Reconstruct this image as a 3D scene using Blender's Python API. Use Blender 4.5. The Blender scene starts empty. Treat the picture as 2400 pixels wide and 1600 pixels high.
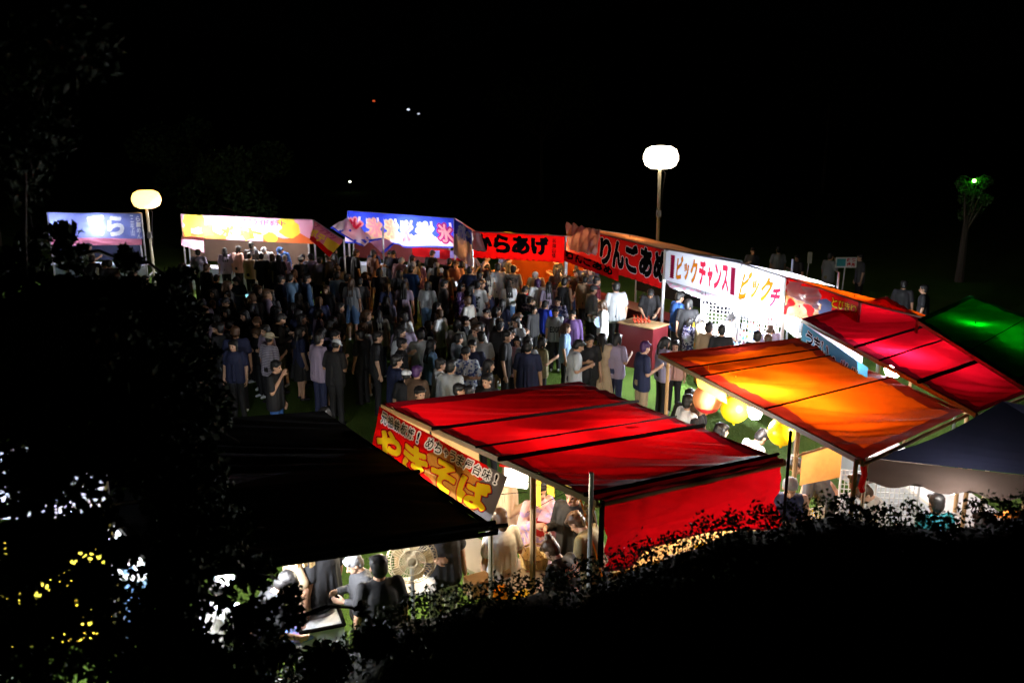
import bpy, bmesh, math, random
import numpy as np
from mathutils import Vector, Matrix, noise
R = math.radians
random.seed(7)
rng = np.random.default_rng(7)
sc = bpy.context.scene
COL = sc.collection

# ------------------------------------------------------------------ camera
H, F_PX = 5.6, 2100.0
TH = math.atan(523 / F_PX)
cd = bpy.data.cameras.new('camera'); cam = bpy.data.objects.new('camera', cd); COL.objects.link(cam)
cam.location = (0, 0, H); cam.rotation_euler = (math.pi/2 - TH, 0, 0)
cd.sensor_width = 36; cd.lens = 36 * F_PX / 2400; cd.clip_start = .1; cd.clip_end = 2000
cd.dof.use_dof = True; cd.dof.focus_distance = 12.0; cd.dof.aperture_fstop = 1.7
sc.camera = cam
# ------------------------------------------------------------------ sky, moon, exposure
w = bpy.data.worlds.new('World'); sc.world = w; w.use_nodes = True
nt = w.node_tree; bg = nt.nodes['Background']
sk = nt.nodes.new('ShaderNodeTexSky'); sk.sky_type = 'NISHITA'; sk.sun_disc = False
sk.sun_elevation = R(25); sk.sun_rotation = R(200)
nt.links.new(sk.outputs[0], bg.inputs[0]); bg.inputs[1].default_value = 0.000012
ml = bpy.data.lights.new('moon', 'SUN'); ml.energy = .0006; ml.angle = R(.5); ml.color = (.8, .88, 1)
mo = bpy.data.objects.new('moon', ml); COL.objects.link(mo); mo.rotation_euler = (R(65), 0, R(-20))
sc.view_settings.view_transform = 'Standard'; sc.view_settings.look = 'None'
sc.view_settings.exposure = 0; sc.view_settings.gamma = 1; sc.view_settings.use_curve_mapping = False
sc.cycles.max_bounces = 6; sc.cycles.diffuse_bounces = 3; sc.cycles.transmission_bounces = 4
sc.cycles.sample_clamp_indirect = 4; sc.cycles.use_denoising = True
sc.cycles.caustics_reflective = False; sc.cycles.caustics_refractive = False

CT, ST = math.cos(TH), math.sin(TH)
def at(px, py, h):
    """world point at height h seen at photo pixel (px, py) of 2400x1600"""
    d = Vector((0, CT, -ST)) + Vector((1, 0, 0)) * ((px-1200)/F_PX) + Vector((0, ST, CT)) * ((800-py)/F_PX)
    return Vector((0, 0, H)) + d * ((h - H) / d.z)
def vert(P, py):
    k = (800-py)/F_PX
    return Vector((P[0], P[1], H + P[1]*(k*CT-ST)/(CT+k*ST)))
def atd(px, py, y):
    """world point at ground distance y"""
    d = Vector((0, CT, -ST)) + Vector((1, 0, 0)) * ((px-1200)/F_PX) + Vector((0, ST, CT)) * ((800-py)/F_PX)
    return Vector((0, 0, H)) + d * (y / d.y)

# ------------------------------------------------------------------ materials
MC = {}
def mat(key, col, rough=.7, trans=0.0, tcol=None, metal=0, emit=0, ecol=None, noise_s=0, noise_a=.0, bump=0, spec=.4):
    if key in MC: return MC[key]
    m = bpy.data.materials.new(key); m.use_nodes = True; n = m.node_tree; b = n.nodes['Principled BSDF']; out = n.nodes['Material Output']
    c = (*col, 1)
    b.inputs['Base Color'].default_value = c; b.inputs['Roughness'].default_value = rough; b.inputs['Metallic'].default_value = metal
    b.inputs['Specular IOR Level'].default_value = spec
    src = None
    if noise_s:
        tc = n.nodes.new('ShaderNodeTexCoord'); nz = n.nodes.new('ShaderNodeTexNoise'); nz.inputs['Scale'].default_value = noise_s; nz.inputs['Detail'].default_value = 5
        n.links.new(tc.outputs['Object'], nz.inputs['Vector'])
        mx = n.nodes.new('ShaderNodeMix'); mx.data_type = 'RGBA'
        mx.inputs[6].default_value = tuple(x*(1-noise_a) for x in col)+(1,); mx.inputs[7].default_value = tuple(min(1, x*(1+noise_a)) for x in col)+(1,)
        n.links.new(nz.outputs['Fac'], mx.inputs[0]); n.links.new(mx.outputs[2], b.inputs['Base Color']); src = mx.outputs[2]
        if bump:
            bp = n.nodes.new('ShaderNodeBump'); bp.inputs['Strength'].default_value = bump; bp.inputs['Distance'].default_value = .02
            n.links.new(nz.outputs['Fac'], bp.inputs['Height']); n.links.new(bp.outputs[0], b.inputs['Normal'])
    if trans:
        t = n.nodes.new('ShaderNodeBsdfTranslucent'); t.inputs[0].default_value = (*(tcol or col), 1)
        ms = n.nodes.new('ShaderNodeMixShader'); ms.inputs[0].default_value = trans
        n.links.new(b.outputs[0], ms.inputs[1]); n.links.new(t.outputs[0], ms.inputs[2]); n.links.new(ms.outputs[0], out.inputs[0])
    if emit:
        b.inputs['Emission Color'].default_value = (*(ecol or col), 1); b.inputs['Emission Strength'].default_value = emit
    MC[key] = m; return m
PAL = dict(white=(.82,.84,.86), offwhite=(.6,.58,.52), cream=(.62,.55,.38), black=(.012,.012,.014), navy=(.015,.02,.06), blue=(.03,.10,.32), royal=(.02,.05,.5),
  sky=(.22,.36,.55), denim=(.07,.14,.27), lightdenim=(.16,.28,.45), grey=(.22,.23,.24), darkgrey=(.06,.06,.065), lightgrey=(.42,.44,.46), brown=(.10,.055,.03), tan=(.36,.26,.16),
  pink=(.65,.33,.36), hotpink=(.75,.12,.3), rose=(.55,.3,.25), mauve=(.3,.24,.34), lilac=(.42,.38,.55), purple=(.12,.06,.2), orange=(.75,.25,.03), red=(.5,.02,.02), maroon=(.12,.01,.02),
  green=(.05,.2,.06), yellow=(.75,.6,.04), khaki=(.2,.17,.08), teal=(.03,.25,.27), skin=(.48,.27,.17), hairblack=(.010,.009,.009), hairbrown=(.06,.03,.015), hairgrey=(.3,.3,.31), hairpurple=(.06,.02,.09))
def pal(k, rough=.8): return mat('fabric_'+k, PAL[k], rough, noise_s=60, noise_a=.15)
WOOD = mat('wood', (.42,.26,.12), .6, noise_s=9, noise_a=.3)
DARKPOLE = mat('dark_pole', (.009,.008,.008), .9, spec=.05, noise_s=20, noise_a=.3)
STEEL = mat('steel', (.5,.5,.52), .35, metal=.8, noise_s=12, noise_a=.15)
WIRE = mat('white_wire', (.8,.8,.82), .4)
PLASTIC = mat('clear_plastic', (.75,.72,.76), .18, trans=.35, tcol=(.8,.8,.85), noise_s=8, noise_a=.1, spec=.8)
BLACKM = mat('black_paint', (.01,.01,.01), .6); PAPER = mat('paper', (.8,.78,.74), .7, trans=.3, noise_s=15, noise_a=.05)

# ------------------------------------------------------------------ object helpers
def tag(o, label=None, cat=None, group=None, kind=None):
    if label: o['label'] = label
    if cat: o['category'] = cat
    if group: o['group'] = group
    if kind: o['kind'] = kind
    return o
def thing(name, loc, label, cat, group=None):
    o = bpy.data.objects.new(name, None); COL.objects.link(o); o.location = loc; o.empty_display_size = .1
    return tag(o, label, cat, group)
def link(name, me, mats, parent=None, loc=None, rotz=None, smooth=False):
    o = bpy.data.objects.new(name, me); COL.objects.link(o)
    for m in (mats if isinstance(mats, (list, tuple)) else [mats]): me.materials.append(m)
    if smooth: me.shade_smooth()
    if parent: o.parent = parent
    if loc is not None: o.location = loc
    if rotz is not None: o.rotation_euler.z = rotz
    return o
class MB:
    def __init__(s): s.v = []; s.f = []; s.m = []
    def add(s, vs, fs, mi=0):
        b = len(s.v); s.v += [tuple(v) for v in vs]; s.f += [tuple(b+i for i in f) for f in fs]; s.m += [mi]*len(fs)
    def tube(s, p, q, r, seg=8, r2=None, mi=0):
        p, q = Vector(p), Vector(q); d = (q-p)
        if d.length < 1e-6: return s
        d.normalize(); a = d.orthogonal().normalized(); b = d.cross(a); r2 = r if r2 is None else r2
        vs = [p + (a*math.cos(t)+b*math.sin(t))*r for t in [2*math.pi*i/seg for i in range(seg)]] + [q + (a*math.cos(t)+b*math.sin(t))*r2 for t in [2*math.pi*i/seg for i in range(seg)]]
        fs = [(i, (i+1) % seg, seg+(i+1) % seg, seg+i) for i in range(seg)] + [tuple(range(seg))[::-1], tuple(range(seg, 2*seg))]
        s.add(vs, fs, mi); return s
    def path(s, pts, r, seg=6, mi=0):
        for a, b in zip(pts, pts[1:]): s.tube(a, b, r, seg, mi=mi)
        return s
    def box(s, c, sz, rz=0, rx=0, ry=0, mi=0):
        M = Matrix.Rotation(rz, 3, 'Z') @ Matrix.Rotation(ry, 3, 'Y') @ Matrix.Rotation(rx, 3, 'X'); c = Vector(c)
        vs = [c + M @ Vector((x*sz[0]/2, y*sz[1]/2, z*sz[2]/2)) for x in (-1, 1) for y in (-1, 1) for z in (-1, 1)]
        s.add(vs, [(0,1,3,2),(4,6,7,5),(0,4,5,1),(2,3,7,6),(0,2,6,4),(1,5,7,3)], mi); return s
    def plank(s, p, q, wd, th, mi=0):
        """board from p to q: wd high, th thick"""
        p, q = Vector(p), Vector(q); d = (q-p).normalized(); a = d.cross(Vector((0,0,1))).normalized()*th/2; u = a.cross(d).normalized()*wd/2
        vs = [x+i*a+j*u for x in (p, q) for i in (-1, 1) for j in (-1, 1)]
        s.add(vs, [(0,1,3,2),(4,6,7,5),(0,4,5,1),(2,3,7,6),(0,2,6,4),(1,5,7,3)], mi); return s
    def ell(s, c, r, nu=12, nv=8, mi=0, M=None):
        vs = []; 
        for j in range(nv+1):
            t = math.pi*j/nv
            for i in range(nu):
                a = 2*math.pi*i/nu; v = Vector((r[0]*math.sin(t)*math.cos(a), r[1]*math.sin(t)*math.sin(a), r[2]*math.cos(t)))
                if M: v = M @ v
                vs.append(Vector(c)+v)
        s.add(vs, [(j*nu+i, (j+1)*nu+i, (j+1)*nu+(i+1) % nu, j*nu+(i+1) % nu) for j in range(nv) for i in range(nu)], mi); return s
    def lathe(s, c, prof, seg=16, mi=0):
        vs = [(c[0]+r*math.cos(2*math.pi*i/seg), c[1]+r*math.sin(2*math.pi*i/seg), c[2]+z) for r, z in prof for i in range(seg)]
        n = len(prof); s.add(vs, [(j*seg+i, j*seg+(i+1) % seg, (j+1)*seg+(i+1) % seg, (j+1)*seg+i) for j in range(n-1) for i in range(seg)], mi); return s
    def mesh(s, name, off=Vector((0,0,0))):
        me = bpy.data.meshes.new(name); me.from_pydata([tuple(Vector(v)-off) for v in s.v], [], s.f)
        me.polygons.foreach_set('material_index', s.m); me.validate(); me.update(); return me
    def build(s, name, mats, parent=None, smooth=False):
        off = parent.matrix_basis.translation if parent else Vector((0,0,0))
        if parent and parent.parent: off = off + parent.parent.matrix_basis.translation
        return link(name, s.mesh(name, off), mats, parent, smooth=smooth)

def wob(x, y, z=0, s=1.0): return noise.noise(Vector((x*s, y*s, z*s)))
class Patch:
    """cloth sheet over four corners (bottom-left, bottom-right, top-right, top-left) with folds"""
    def __init__(s, bl, br, tr, tl, disp=None, facing=None):
        s.c = [Vector(x) for x in (bl, br, tr, tl)]; s.disp = disp or (lambda u, v: 0)
        n = (s.c[1]-s.c[0]).cross(s.c[3]-s.c[0]).normalized()
        f = facing or (Vector((0, 0, H)) - sum(s.c, Vector())/4)
        s.n = n if n.dot(f) > 0 else -n
    def P(s, u, v, off=0):
        a, b, c, d = s.c; p = a*(1-u)*(1-v)+b*u*(1-v)+c*u*v+d*(1-u)*v
        return p + s.n*(s.disp(u, v)+off)
    def build(s, name, mats, parent, nu=40, nv=12, matf=None, edge=None):
        mb = MB(); vs = [s.P(i/nu, (j/nv if not edge or j else edge(i/nu))) for j in range(nv+1) for i in range(nu+1)]
        fs = []; ms = []
        for j in range(nv):
            for i in range(nu):
                fs.append((j*(nu+1)+i, j*(nu+1)+i+1, (j+1)*(nu+1)+i+1, (j+1)*(nu+1)+i)); ms.append(matf((i+.5)/nu, (j+.5)/nv) if matf else 0)
        mb.add(vs, fs); mb.m = ms
        return mb.build(name, mats, parent, smooth=True)

GLYPH = {}
def glyph(ch, fat):
    k = (ch, round(fat, 3))
    if k in GLYPH: return GLYPH[k]
    cu = bpy.data.curves.new('t', 'FONT'); cu.body = ch; cu.size = 1; cu.offset = fat; cu.resolution_u = 3; cu.fill_mode = 'FRONT'
    o = bpy.data.objects.new('t', cu); COL.objects.link(o); bpy.context.view_layer.update()
    me = bpy.data.meshes.new_from_object(o.evaluated_get(bpy.context.evaluated_depsgraph_get()))
    bm = bmesh.new(); bm.from_mesh(me)
    for ax in (0, 1):
        for t in np.arange(-.2, 1.4, .07):
            g = bm.verts[:]+bm.edges[:]+bm.faces[:]
            n = Vector((1,0,0)) if ax == 0 else Vector((0,1,0)); bmesh.ops.bisect_plane(bm, geom=g, plane_co=n*t, plane_no=n)
    bm.verts.ensure_lookup_table()
    V = [v.co.copy() for v in bm.verts]; Fc = [[v.index for v in f.verts] for f in bm.faces]
    bm.free(); bpy.data.objects.remove(o); bpy.data.curves.remove(cu); bpy.data.meshes.remove(me)
    GLYPH[k] = (V, Fc); return GLYPH[k]
def lettering(name, patch, text, u0, u1, v0, v1, mats, parent, fats=(.03,), vertical=False, jit=.0, off=.02, box=None):
    """letters in a row (or column) on a cloth patch; fats/mats from lowest (widest) layer to top"""
    mats = mats if isinstance(mats, (list, tuple)) else [mats]; mb = MB(); n = len(text); rj = random.Random(hash(len(text))+3)
    for k, ch in enumerate(text):
        if ch == ' ': continue
        if vertical: a0, a1 = u0, u1; b1 = v1-(v1-v0)*k/n; b0 = v1-(v1-v0)*(k+1)/n
        else: a0 = u0+(u1-u0)*k/n; a1 = u0+(u1-u0)*(k+1)/n; b0, b1 = v0, v1
        V0, _ = glyph(ch, fats[-1])
        if not V0: continue
        xs = [v.x for v in V0]; ys = [v.y for v in V0]
        small = ch in 'ッャゃ・!！ィ'
        bx0, bx1 = (min(xs), max(xs)) if not small else (min(xs)-.15, max(xs)+.15)
        by0, by1 = (min(ys), max(ys)) if ch not in 'ッャゃ・' else (min(ys)-.05, max(ys)+.25)
        pad = .06; sh = rj.uniform(-jit, jit); ro = rj.uniform(-jit, jit)
        for L, fat in enumerate(fats):
            V, Fc = glyph(ch, fat)
            vs = []
            for v in V:
                x = (v.x-bx0)/(bx1-bx0); y = (v.y-by0)/(by1-by0); x, y = x+(y-.5)*sh, y+(x-.5)*ro
                vs.append(patch.P(a0+(a1-a0)*(pad+x*(1-2*pad)), b0+(b1-b0)*y, off+L*.014))
            mb.add(vs, Fc, L)
    return mb.build(name, mats, parent)

GT = {}
def glyph_tris(ch, fat):
    k = (ch, round(fat, 3))
    if k not in GT:
        cu = bpy.data.curves.new('t', 'FONT'); cu.body = ch; cu.size = 1; cu.offset = fat; cu.resolution_u = 3; cu.fill_mode = 'FRONT'
        o = bpy.data.objects.new('t', cu); COL.objects.link(o); bpy.context.view_layer.update()
        me = bpy.data.meshes.new_from_object(o.evaluated_get(bpy.context.evaluated_depsgraph_get())); me.calc_loop_triangles()
        co = np.array([v.co[:2] for v in me.vertices]) if len(me.vertices) else np.zeros((0,2)); tr = [tuple(t.vertices) for t in me.loop_triangles]
        bpy.data.objects.remove(o); bpy.data.curves.remove(cu); bpy.data.meshes.remove(me); GT[k] = (co, tr)
    return GT[k]
class Print:
    """dyed pattern of a cloth sheet: one colour index per small cell of the weave"""
    def __init__(s, nu, nv, base=None):
        s.nu, s.nv = nu, nv; s.a = np.zeros((nv, nu), int)
        if base:
            for j in range(nv):
                for i in range(nu): s.a[j, i] = base((i+.5)/nu, (j+.5)/nv)
    def tri(s, p, mi):
        x0, x1 = max(0, int(p[:,0].min()*s.nu-1)), min(s.nu, int(p[:,0].max()*s.nu+2)); y0, y1 = max(0, int(p[:,1].min()*s.nv-1)), min(s.nv, int(p[:,1].max()*s.nv+2))
        if x0 >= x1 or y0 >= y1: return
        X, Y = np.meshgrid((np.arange(x0, x1)+.5)/s.nu, (np.arange(y0, y1)+.5)/s.nv); (ax, ay), (bx, by), (cx, cy) = p
        d1 = (X-bx)*(ay-by)-(ax-bx)*(Y-by); d2 = (X-cx)*(by-cy)-(bx-cx)*(Y-cy); d3 = (X-ax)*(cy-ay)-(cx-ax)*(Y-ay)
        s.a[y0:y1, x0:x1][((d1 >= 0) & (d2 >= 0) & (d3 >= 0)) | ((d1 <= 0) & (d2 <= 0) & (d3 <= 0))] = mi
    def text(s, text, u0, u1, v0, v1, layers, vertical=False, jit=0):
        """layers: (fatness, colour index) from widest to narrowest"""
        n = len(text)
        for L, (fat, mi) in enumerate(layers):
            rj = random.Random(n+3)
            for k, ch in enumerate(text):
                sh, ro = rj.uniform(-jit, jit), rj.uniform(-jit, jit)
                if vertical: a0, a1 = u0, u1; b1 = v1-(v1-v0)*k/n; b0 = v1-(v1-v0)*(k+1)/n
                else: a0 = u0+(u1-u0)*k/n; a1 = u0+(u1-u0)*(k+1)/n; b0, b1 = v0, v1
                V, T = glyph_tris(ch, .012)
                if not len(V): continue
                bx0, by0 = V.min(0); bx1, by1 = V.max(0)
                if ch in 'ッャゃ・!！ィ': bx0 -= .15; bx1 += .15
                if ch in 'ッャゃ・': by0 -= .05; by1 += .25
                x = (V[:,0]-bx0)/(bx1-bx0); y = (V[:,1]-by0)/(by1-by0); x, y = x+(y-.5)*sh, y+(x-.5)*ro
                q = np.stack([a0+(a1-a0)*(.09+x*.82), b0+(b1-b0)*(.04+.92*y)], 1)
                keep = s.a; s.a = np.zeros_like(keep)
                for t in T: s.tri(q[list(t)], 1)
                M = s.a.astype(bool); s.a = keep; ru = fat*.8*(a1-a0)*s.nu; rv = fat*.8*(b1-b0)*s.nv; D = M.copy()
                for dy in range(-int(rv), int(rv)+1):
                    for dx in range(-int(ru), int(ru)+1):
                        if (dx/max(ru,.5))**2+(dy/max(rv,.5))**2 <= 1:
                            S_ = np.zeros_like(M); S_[max(0,dy):s.nv+min(0,dy), max(0,dx):s.nu+min(0,dx)] = M[max(0,-dy):s.nv+min(0,-dy), max(0,-dx):s.nu+min(0,-dx)]; D |= S_
                s.a[D] = mi
        return s
    def f(s, u, v): return int(s.a[min(s.nv-1, int(v*s.nv)), min(s.nu-1, int(u*s.nu))])

def lamp(loc, power, col=(1,.95,.88), r=.05, name='lamp_light'):
    l = bpy.data.lights.new(name, 'POINT'); l.energy = power; l.color = col; l.shadow_soft_size = r
    o = bpy.data.objects.new(name, l); COL.objects.link(o); o.location = loc; return o
LK = .2
BULB = mat('bulb_glow', (1,1,1), emit=60, ecol=(1,.97,.95)); BULBW = mat('bulb_glow_warm', (1,1,1), emit=40, ecol=(1,.75,.4))
def bulb(loc, power, col, parent, ceiling=.3, r=.05, warm=False):
    """hanging bare bulb: glass globe, socket and cord as parts of the stall; light sits just below the globe"""
    loc = Vector(loc); st = power*LK/(4*math.pi*r*r); m = mat('bulb_glow_%d_%s' % (round(power), '_'.join(str(round(c*100)) for c in col)), (1,1,1), emit=st, ecol=col)
    MB().ell(loc, (r, r, r*1.15), 10, 6).build('bulb', m, parent, smooth=True)
    MB().tube(loc+Vector((0,0,r*1.1)), loc+Vector((0,0,r*1.1+.07)), .022).tube(loc+Vector((0,0,r)), loc+Vector((0,0,ceiling)), .006, 5).build('lamp_socket', BLACKM, parent)

# ------------------------------------------------------------------ ground, bank, hills
def ground_mat():
    m = bpy.data.materials.new('lawn'); m.use_nodes = True; n = m.node_tree; b = n.nodes['Principled BSDF']; b.inputs['Roughness'].default_value = .9
    b.inputs['Specular IOR Level'].default_value = .1
    tc = n.nodes.new('ShaderNodeTexCoord'); n1 = n.nodes.new('ShaderNodeTexNoise'); n1.inputs['Scale'].default_value = .7; n1.inputs['Detail'].default_value = 8
    n2 = n.nodes.new('ShaderNodeTexNoise'); n2.inputs['Scale'].default_value = 28; n2.inputs['Detail'].default_value = 6
    for x in (n1, n2): n.links.new(tc.outputs['Object'], x.inputs['Vector'])
    mx = n.nodes.new('ShaderNodeMix'); mx.data_type = 'RGBA'; mx.inputs[6].default_value = (.035,.085,.012,1); mx.inputs[7].default_value = (.12,.19,.035,1)
    mm = n.nodes.new('ShaderNodeMath'); mm.operation = 'MULTIPLY_ADD'; mm.inputs[1].default_value = .9; 
    n.links.new(n2.outputs[0], mm.inputs[0]); s2 = n.nodes.new('ShaderNodeMath'); s2.operation = 'MULTIPLY_ADD'; s2.inputs[1].default_value = .8; s2.inputs[2].default_value = -.35
    n.links.new(n1.outputs[0], s2.inputs[0]); n.links.new(s2.outputs[0], mm.inputs[2]); n.links.new(mm.outputs[0], mx.inputs[0]); n.links.new(mx.outputs[2], b.inputs['Base Color'])
    bp = n.nodes.new('ShaderNodeBump'); bp.inputs['Strength'].default_value = .8; bp.inputs['Distance'].default_value = .05
    n.links.new(n2.outputs[0], bp.inputs['Height']); n.links.new(bp.outputs[0], b.inputs['Normal']); return m
GM = ground_mat()
def grid(name, x0, x1, y0, y1, nx, ny, hf, m):
    vs = [(x0+(x1-x0)*i/nx, y0+(y1-y0)*j/ny, 0) for j in range(ny+1) for i in range(nx+1)]; vs = [(x, y, hf(x, y)) for x, y, _ in vs]
    mb = MB(); mb.add(vs, [(j*(nx+1)+i, j*(nx+1)+i+1, (j+1)*(nx+1)+i+1, (j+1)*(nx+1)+i) for j in range(ny) for i in range(nx)])
    o = mb.build(name, m, smooth=True); tag(o, kind='structure'); return o
grid('ground', -500, 500, -40, 900, 60, 60, lambda x, y: 0.0, GM)
EARTH = mat('bank_earth', (.03,.035,.015), .95, noise_s=3, noise_a=.4, bump=.5)
def bank_h(x, y):
    t = min(1, max(0, (6.3-y)/6.0)); return -.05 + 3.6*t*t*(3-2*t) + .12*wob(x, y, 0, .8)*t
grid('bank_slope', -14, 16, -6, 6.6, 60, 40, bank_h, EARTH)
HILLM = mat('hill_forest', (.02,.035,.012), .95, noise_s=.08, noise_a=.4)
grid('hill', -260, 260, 170, 330, 60, 20, lambda x, y: -1+max(0, 34*math.exp(-((y-260)/60)**2)*(1+.5*wob(x, 3, 0, .012)+.1*wob(x, y, 0, .06))-6), HILLM)

# ------------------------------------------------------------------ cloth materials
def cloth(key, col, tcol, fac=.55, rough=.75): return mat(key, col, rough, trans=fac, tcol=tcol, noise_s=5, noise_a=.18, spec=.06)
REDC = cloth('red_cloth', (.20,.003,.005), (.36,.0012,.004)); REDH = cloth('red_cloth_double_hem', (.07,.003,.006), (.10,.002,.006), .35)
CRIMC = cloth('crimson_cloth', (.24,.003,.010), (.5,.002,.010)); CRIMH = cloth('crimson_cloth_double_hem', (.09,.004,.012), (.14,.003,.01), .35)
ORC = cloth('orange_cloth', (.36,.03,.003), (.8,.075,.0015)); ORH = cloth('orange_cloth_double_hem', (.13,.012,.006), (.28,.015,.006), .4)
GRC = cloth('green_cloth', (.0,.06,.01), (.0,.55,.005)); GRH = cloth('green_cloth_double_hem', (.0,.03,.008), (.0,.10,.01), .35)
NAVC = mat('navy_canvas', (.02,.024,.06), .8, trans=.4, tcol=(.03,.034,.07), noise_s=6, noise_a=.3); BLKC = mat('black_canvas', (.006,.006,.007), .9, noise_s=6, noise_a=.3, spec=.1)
TAUPE = cloth('taupe_valance', (.13,.11,.105), (.17,.125,.11), .4)
CREAM = cloth('cream_sheet', (.7,.55,.32), (.9,.66,.36), .5); WHITEC = cloth('white_cloth', (.62,.64,.70), (.8,.83,.95), .5)
BANRED = cloth('banner_red', (.46,.006,.008), (.70,.004,.004), .4); BANBLUE = cloth('banner_navy', (.06,.075,.22), (.20,.24,.6), .45)
ICEBLUE = cloth('banner_ice_blue', (.03,.05,.55), (.05,.09,.85), .5); SKYB = cloth('banner_sky_blue', (.07,.36,.55), (.1,.45,.65), .3)
PINKC = cloth('pink_cloth', (.65,.15,.28), (.9,.3,.42), .5); PINKW = cloth('pale_pink_cloth', (.75,.32,.5), (.98,.48,.7), .5)
YELC = cloth('yellow_cloth', (.78,.55,.04), (.95,.75,.08), .5); FOOD = mat('food_print', (.30,.13,.03), .6, trans=.3, tcol=(.6,.25,.04), noise_s=30, noise_a=.8)
def pr(key, c, t=None, f=.35): return mat('print_'+key, c, .8, trans=f, tcol=t or c, spec=.08)
P_BLK = mat('print_black', (.004,.004,.005), .9, spec=.0); P_GREY = pr('grey', (.42,.42,.46)); P_WHITE = pr('white', (.75,.76,.8), (.9,.92,1)); P_YEL = pr('yellow', (.80,.56,.01), f=.25)
P_RED = pr('red', (.6,.02,.015)); P_ORG = pr('orange', (.70,.22,.008), f=.2); P_MAG = pr('magenta', (.45,.02,.15), (.5,.02,.2), f=.25); P_PINK = pr('pink', (.85,.22,.3), (.95,.35,.4)); P_SALM = pr('salmon', (.85,.4,.28), (.95,.5,.35)); P_CREAM = pr('cream', (.8,.7,.4))
P_WINE = pr('wine', (.35,.01,.05)); P_CRIM = pr('crimson', (.65,.02,.06)); P_LIL = pr('lilac', (.7,.6,.85))
FOIL = mat('silver_plastic', (.62,.42,.50), .22, trans=.4, tcol=(.7,.42,.5), noise_s=5, noise_a=.4, spec=1)

def folds(ax, ay, amp, dir=.6, seed=0, sag=0, tie=True):
    def d(u, v):
        e = (abs(math.sin(math.pi*u))*abs(math.sin(math.pi*v)))**.5 if tie else 1
        return amp*(.6*math.sin((u*ax+v*ay)*2*math.pi+seed+3*wob(u, v, seed, 2)) + .8*wob(u*ax*.6, v*ay*.6+seed, seed)) * (.25+.75*e) - sag*math.sin(math.pi*u)*math.sin(math.pi*v)
    return d

def table(parent, a, b, depth, h, top, skirt=None):
    """counter: top board, legs and a cloth skirt towards the customers; a,b front ends"""
    a, b = Vector((*a[:2], 0)), Vector((*b[:2], 0)); d = (b-a).normalized(); n = depth
    c = (a+b)/2+n*.5; L = (b-a).length; ang = math.atan2(d.y, d.x)
    MB().box((c.x, c.y, h-.02), (L, n.length, .04), ang).build('table_top', top, parent)
    for p in (a+d*.08+n*.08, b-d*.08+n*.08, a+d*.08+n*.92, b-d*.08+n*.92): MB().tube((p.x, p.y, 0), (p.x, p.y, h-.04), .02, 6).build('table_leg', STEEL, parent)
    if skirt:
        Patch((a.x, a.y, .1), (b.x, b.y, .1), (b.x, b.y, h-.01), (a.x, a.y, h-.01), folds(8, 0, .02)).build('table_skirt', skirt, parent, 24, 4)

def pitched_stall(name, label, cat, quad, mats, battens, posts, hemw, fold, group=None, sag=.05, hemf=None, postr=.025, beam=WOOD):
    """single-pitch festival stall: quad = front-left, front-right, back-right, back-left of the roof"""
    base = sum((Vector(q) for q in quad), Vector())/4; base.z = 0
    root = thing(name, base, label, cat, group)
    A, D, C, B = [Vector(q) for q in quad]
    us = sorted([0]+[b[0] for b in battens]+[1])
    def disp(u, v):
        for a, b in zip(us, us[1:]):
            if a <= u <= b: t = (u-a)/(b-a); break
        else: t = 0
        return -sag*math.sin(math.pi*t)*(.5+.5*math.sin(math.pi*v)) + fold*(wob(u*9-v*3, v*2, 1.3)+.7*wob((u*24-v*9), v*1.5, 4.1))*abs(math.sin(math.pi*t))**.6
    pt = Patch(A, D, C, B, disp, Vector((0,0,1)))
    l, r, f, k = hemw
    pt.build('roof_sheet', mats, root, 96, 40, lambda u, v: 1 if (u < l or u > 1-r or v < f or v > 1-k) else 0)
    for u, rad, ext in battens:
        p, q = A.lerp(D, u), B.lerp(C, u); d = (q-p).normalized()
        mb = MB(); pts = [p-d*ext + (q-p+d*ext*1.3)*t/10 + Vector((0, 0, rad*.9+.006*wob(t, u*9, 0, 1.7))) for t in range(11)]
        mb.path(pts, rad, 7); mb.build('roof_pole', DARKPOLE, root)
    dn = Vector((0, 0, -.035))
    MB().plank(A+dn, D+dn, .055, .03).build('front_beam', beam, root)
    MB().tube(B+dn, C+dn, .022).build('back_beam', beam, root)
    for p, q in ((A, B), (D, C)): MB().tube(p+dn*1.6, q+dn*1.6, .022).build('side_beam', beam, root)
    for p, top, rad, m in posts: MB().tube((p[0], p[1], 0), (p[0], p[1], top), rad, 8).build('post', m, root)
    return root, pt
def scallop(n, d): return lambda u: d*abs(math.sin(math.pi*n*u))*0 + d*(1-abs(math.sin(math.pi*n*u)))

# ------------------------------------------------------------------ red yakisoba stall
A, B, C, D = at(895,945,2.45), at(1360,893,2.1), at(1840,1075,2.1), at(1400,1170,2.45)
red1, rp = pitched_stall('yakisoba_stall', 'bright red cloth roofed fried noodle stall beside the low hedge', 'stall', (A, D, C, B), (REDC, REDH),
    [(.33,.018,.10), (.53,.011,.06), (.655,.024,.12), (.97,.02,.05)], [(at(1250,1095,2.3), 2.36, .032, WOOD), (A+Vector((.1,.05,0)), 2.4, .028, WOOD), (B, 2.05, .028, WOOD),
    (D+Vector((-.06,-.06,0)), 2.72, .02, STEEL), (C+Vector((.03,-.02,0)), 2.42, .018, DARKPOLE)], (.045,.085,.05,.06), .05, sag=.05)
TL = atd(888,952,9.66); TR = atd(1190,1117,7.85); BL = atd(868,1075,9.66); BR = atd(1148,1224,7.85)
bp = Patch(BL, BR, TR, TL, folds(2.2, .6, .035, seed=1))
yk = Print(520, 150, lambda u, v: 2 if u > .86+.1*wob(v*3, 1) else (1 if u > .50+.12*wob(v*5, u*9) and v < 1.45-u*.9 else 0))
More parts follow.
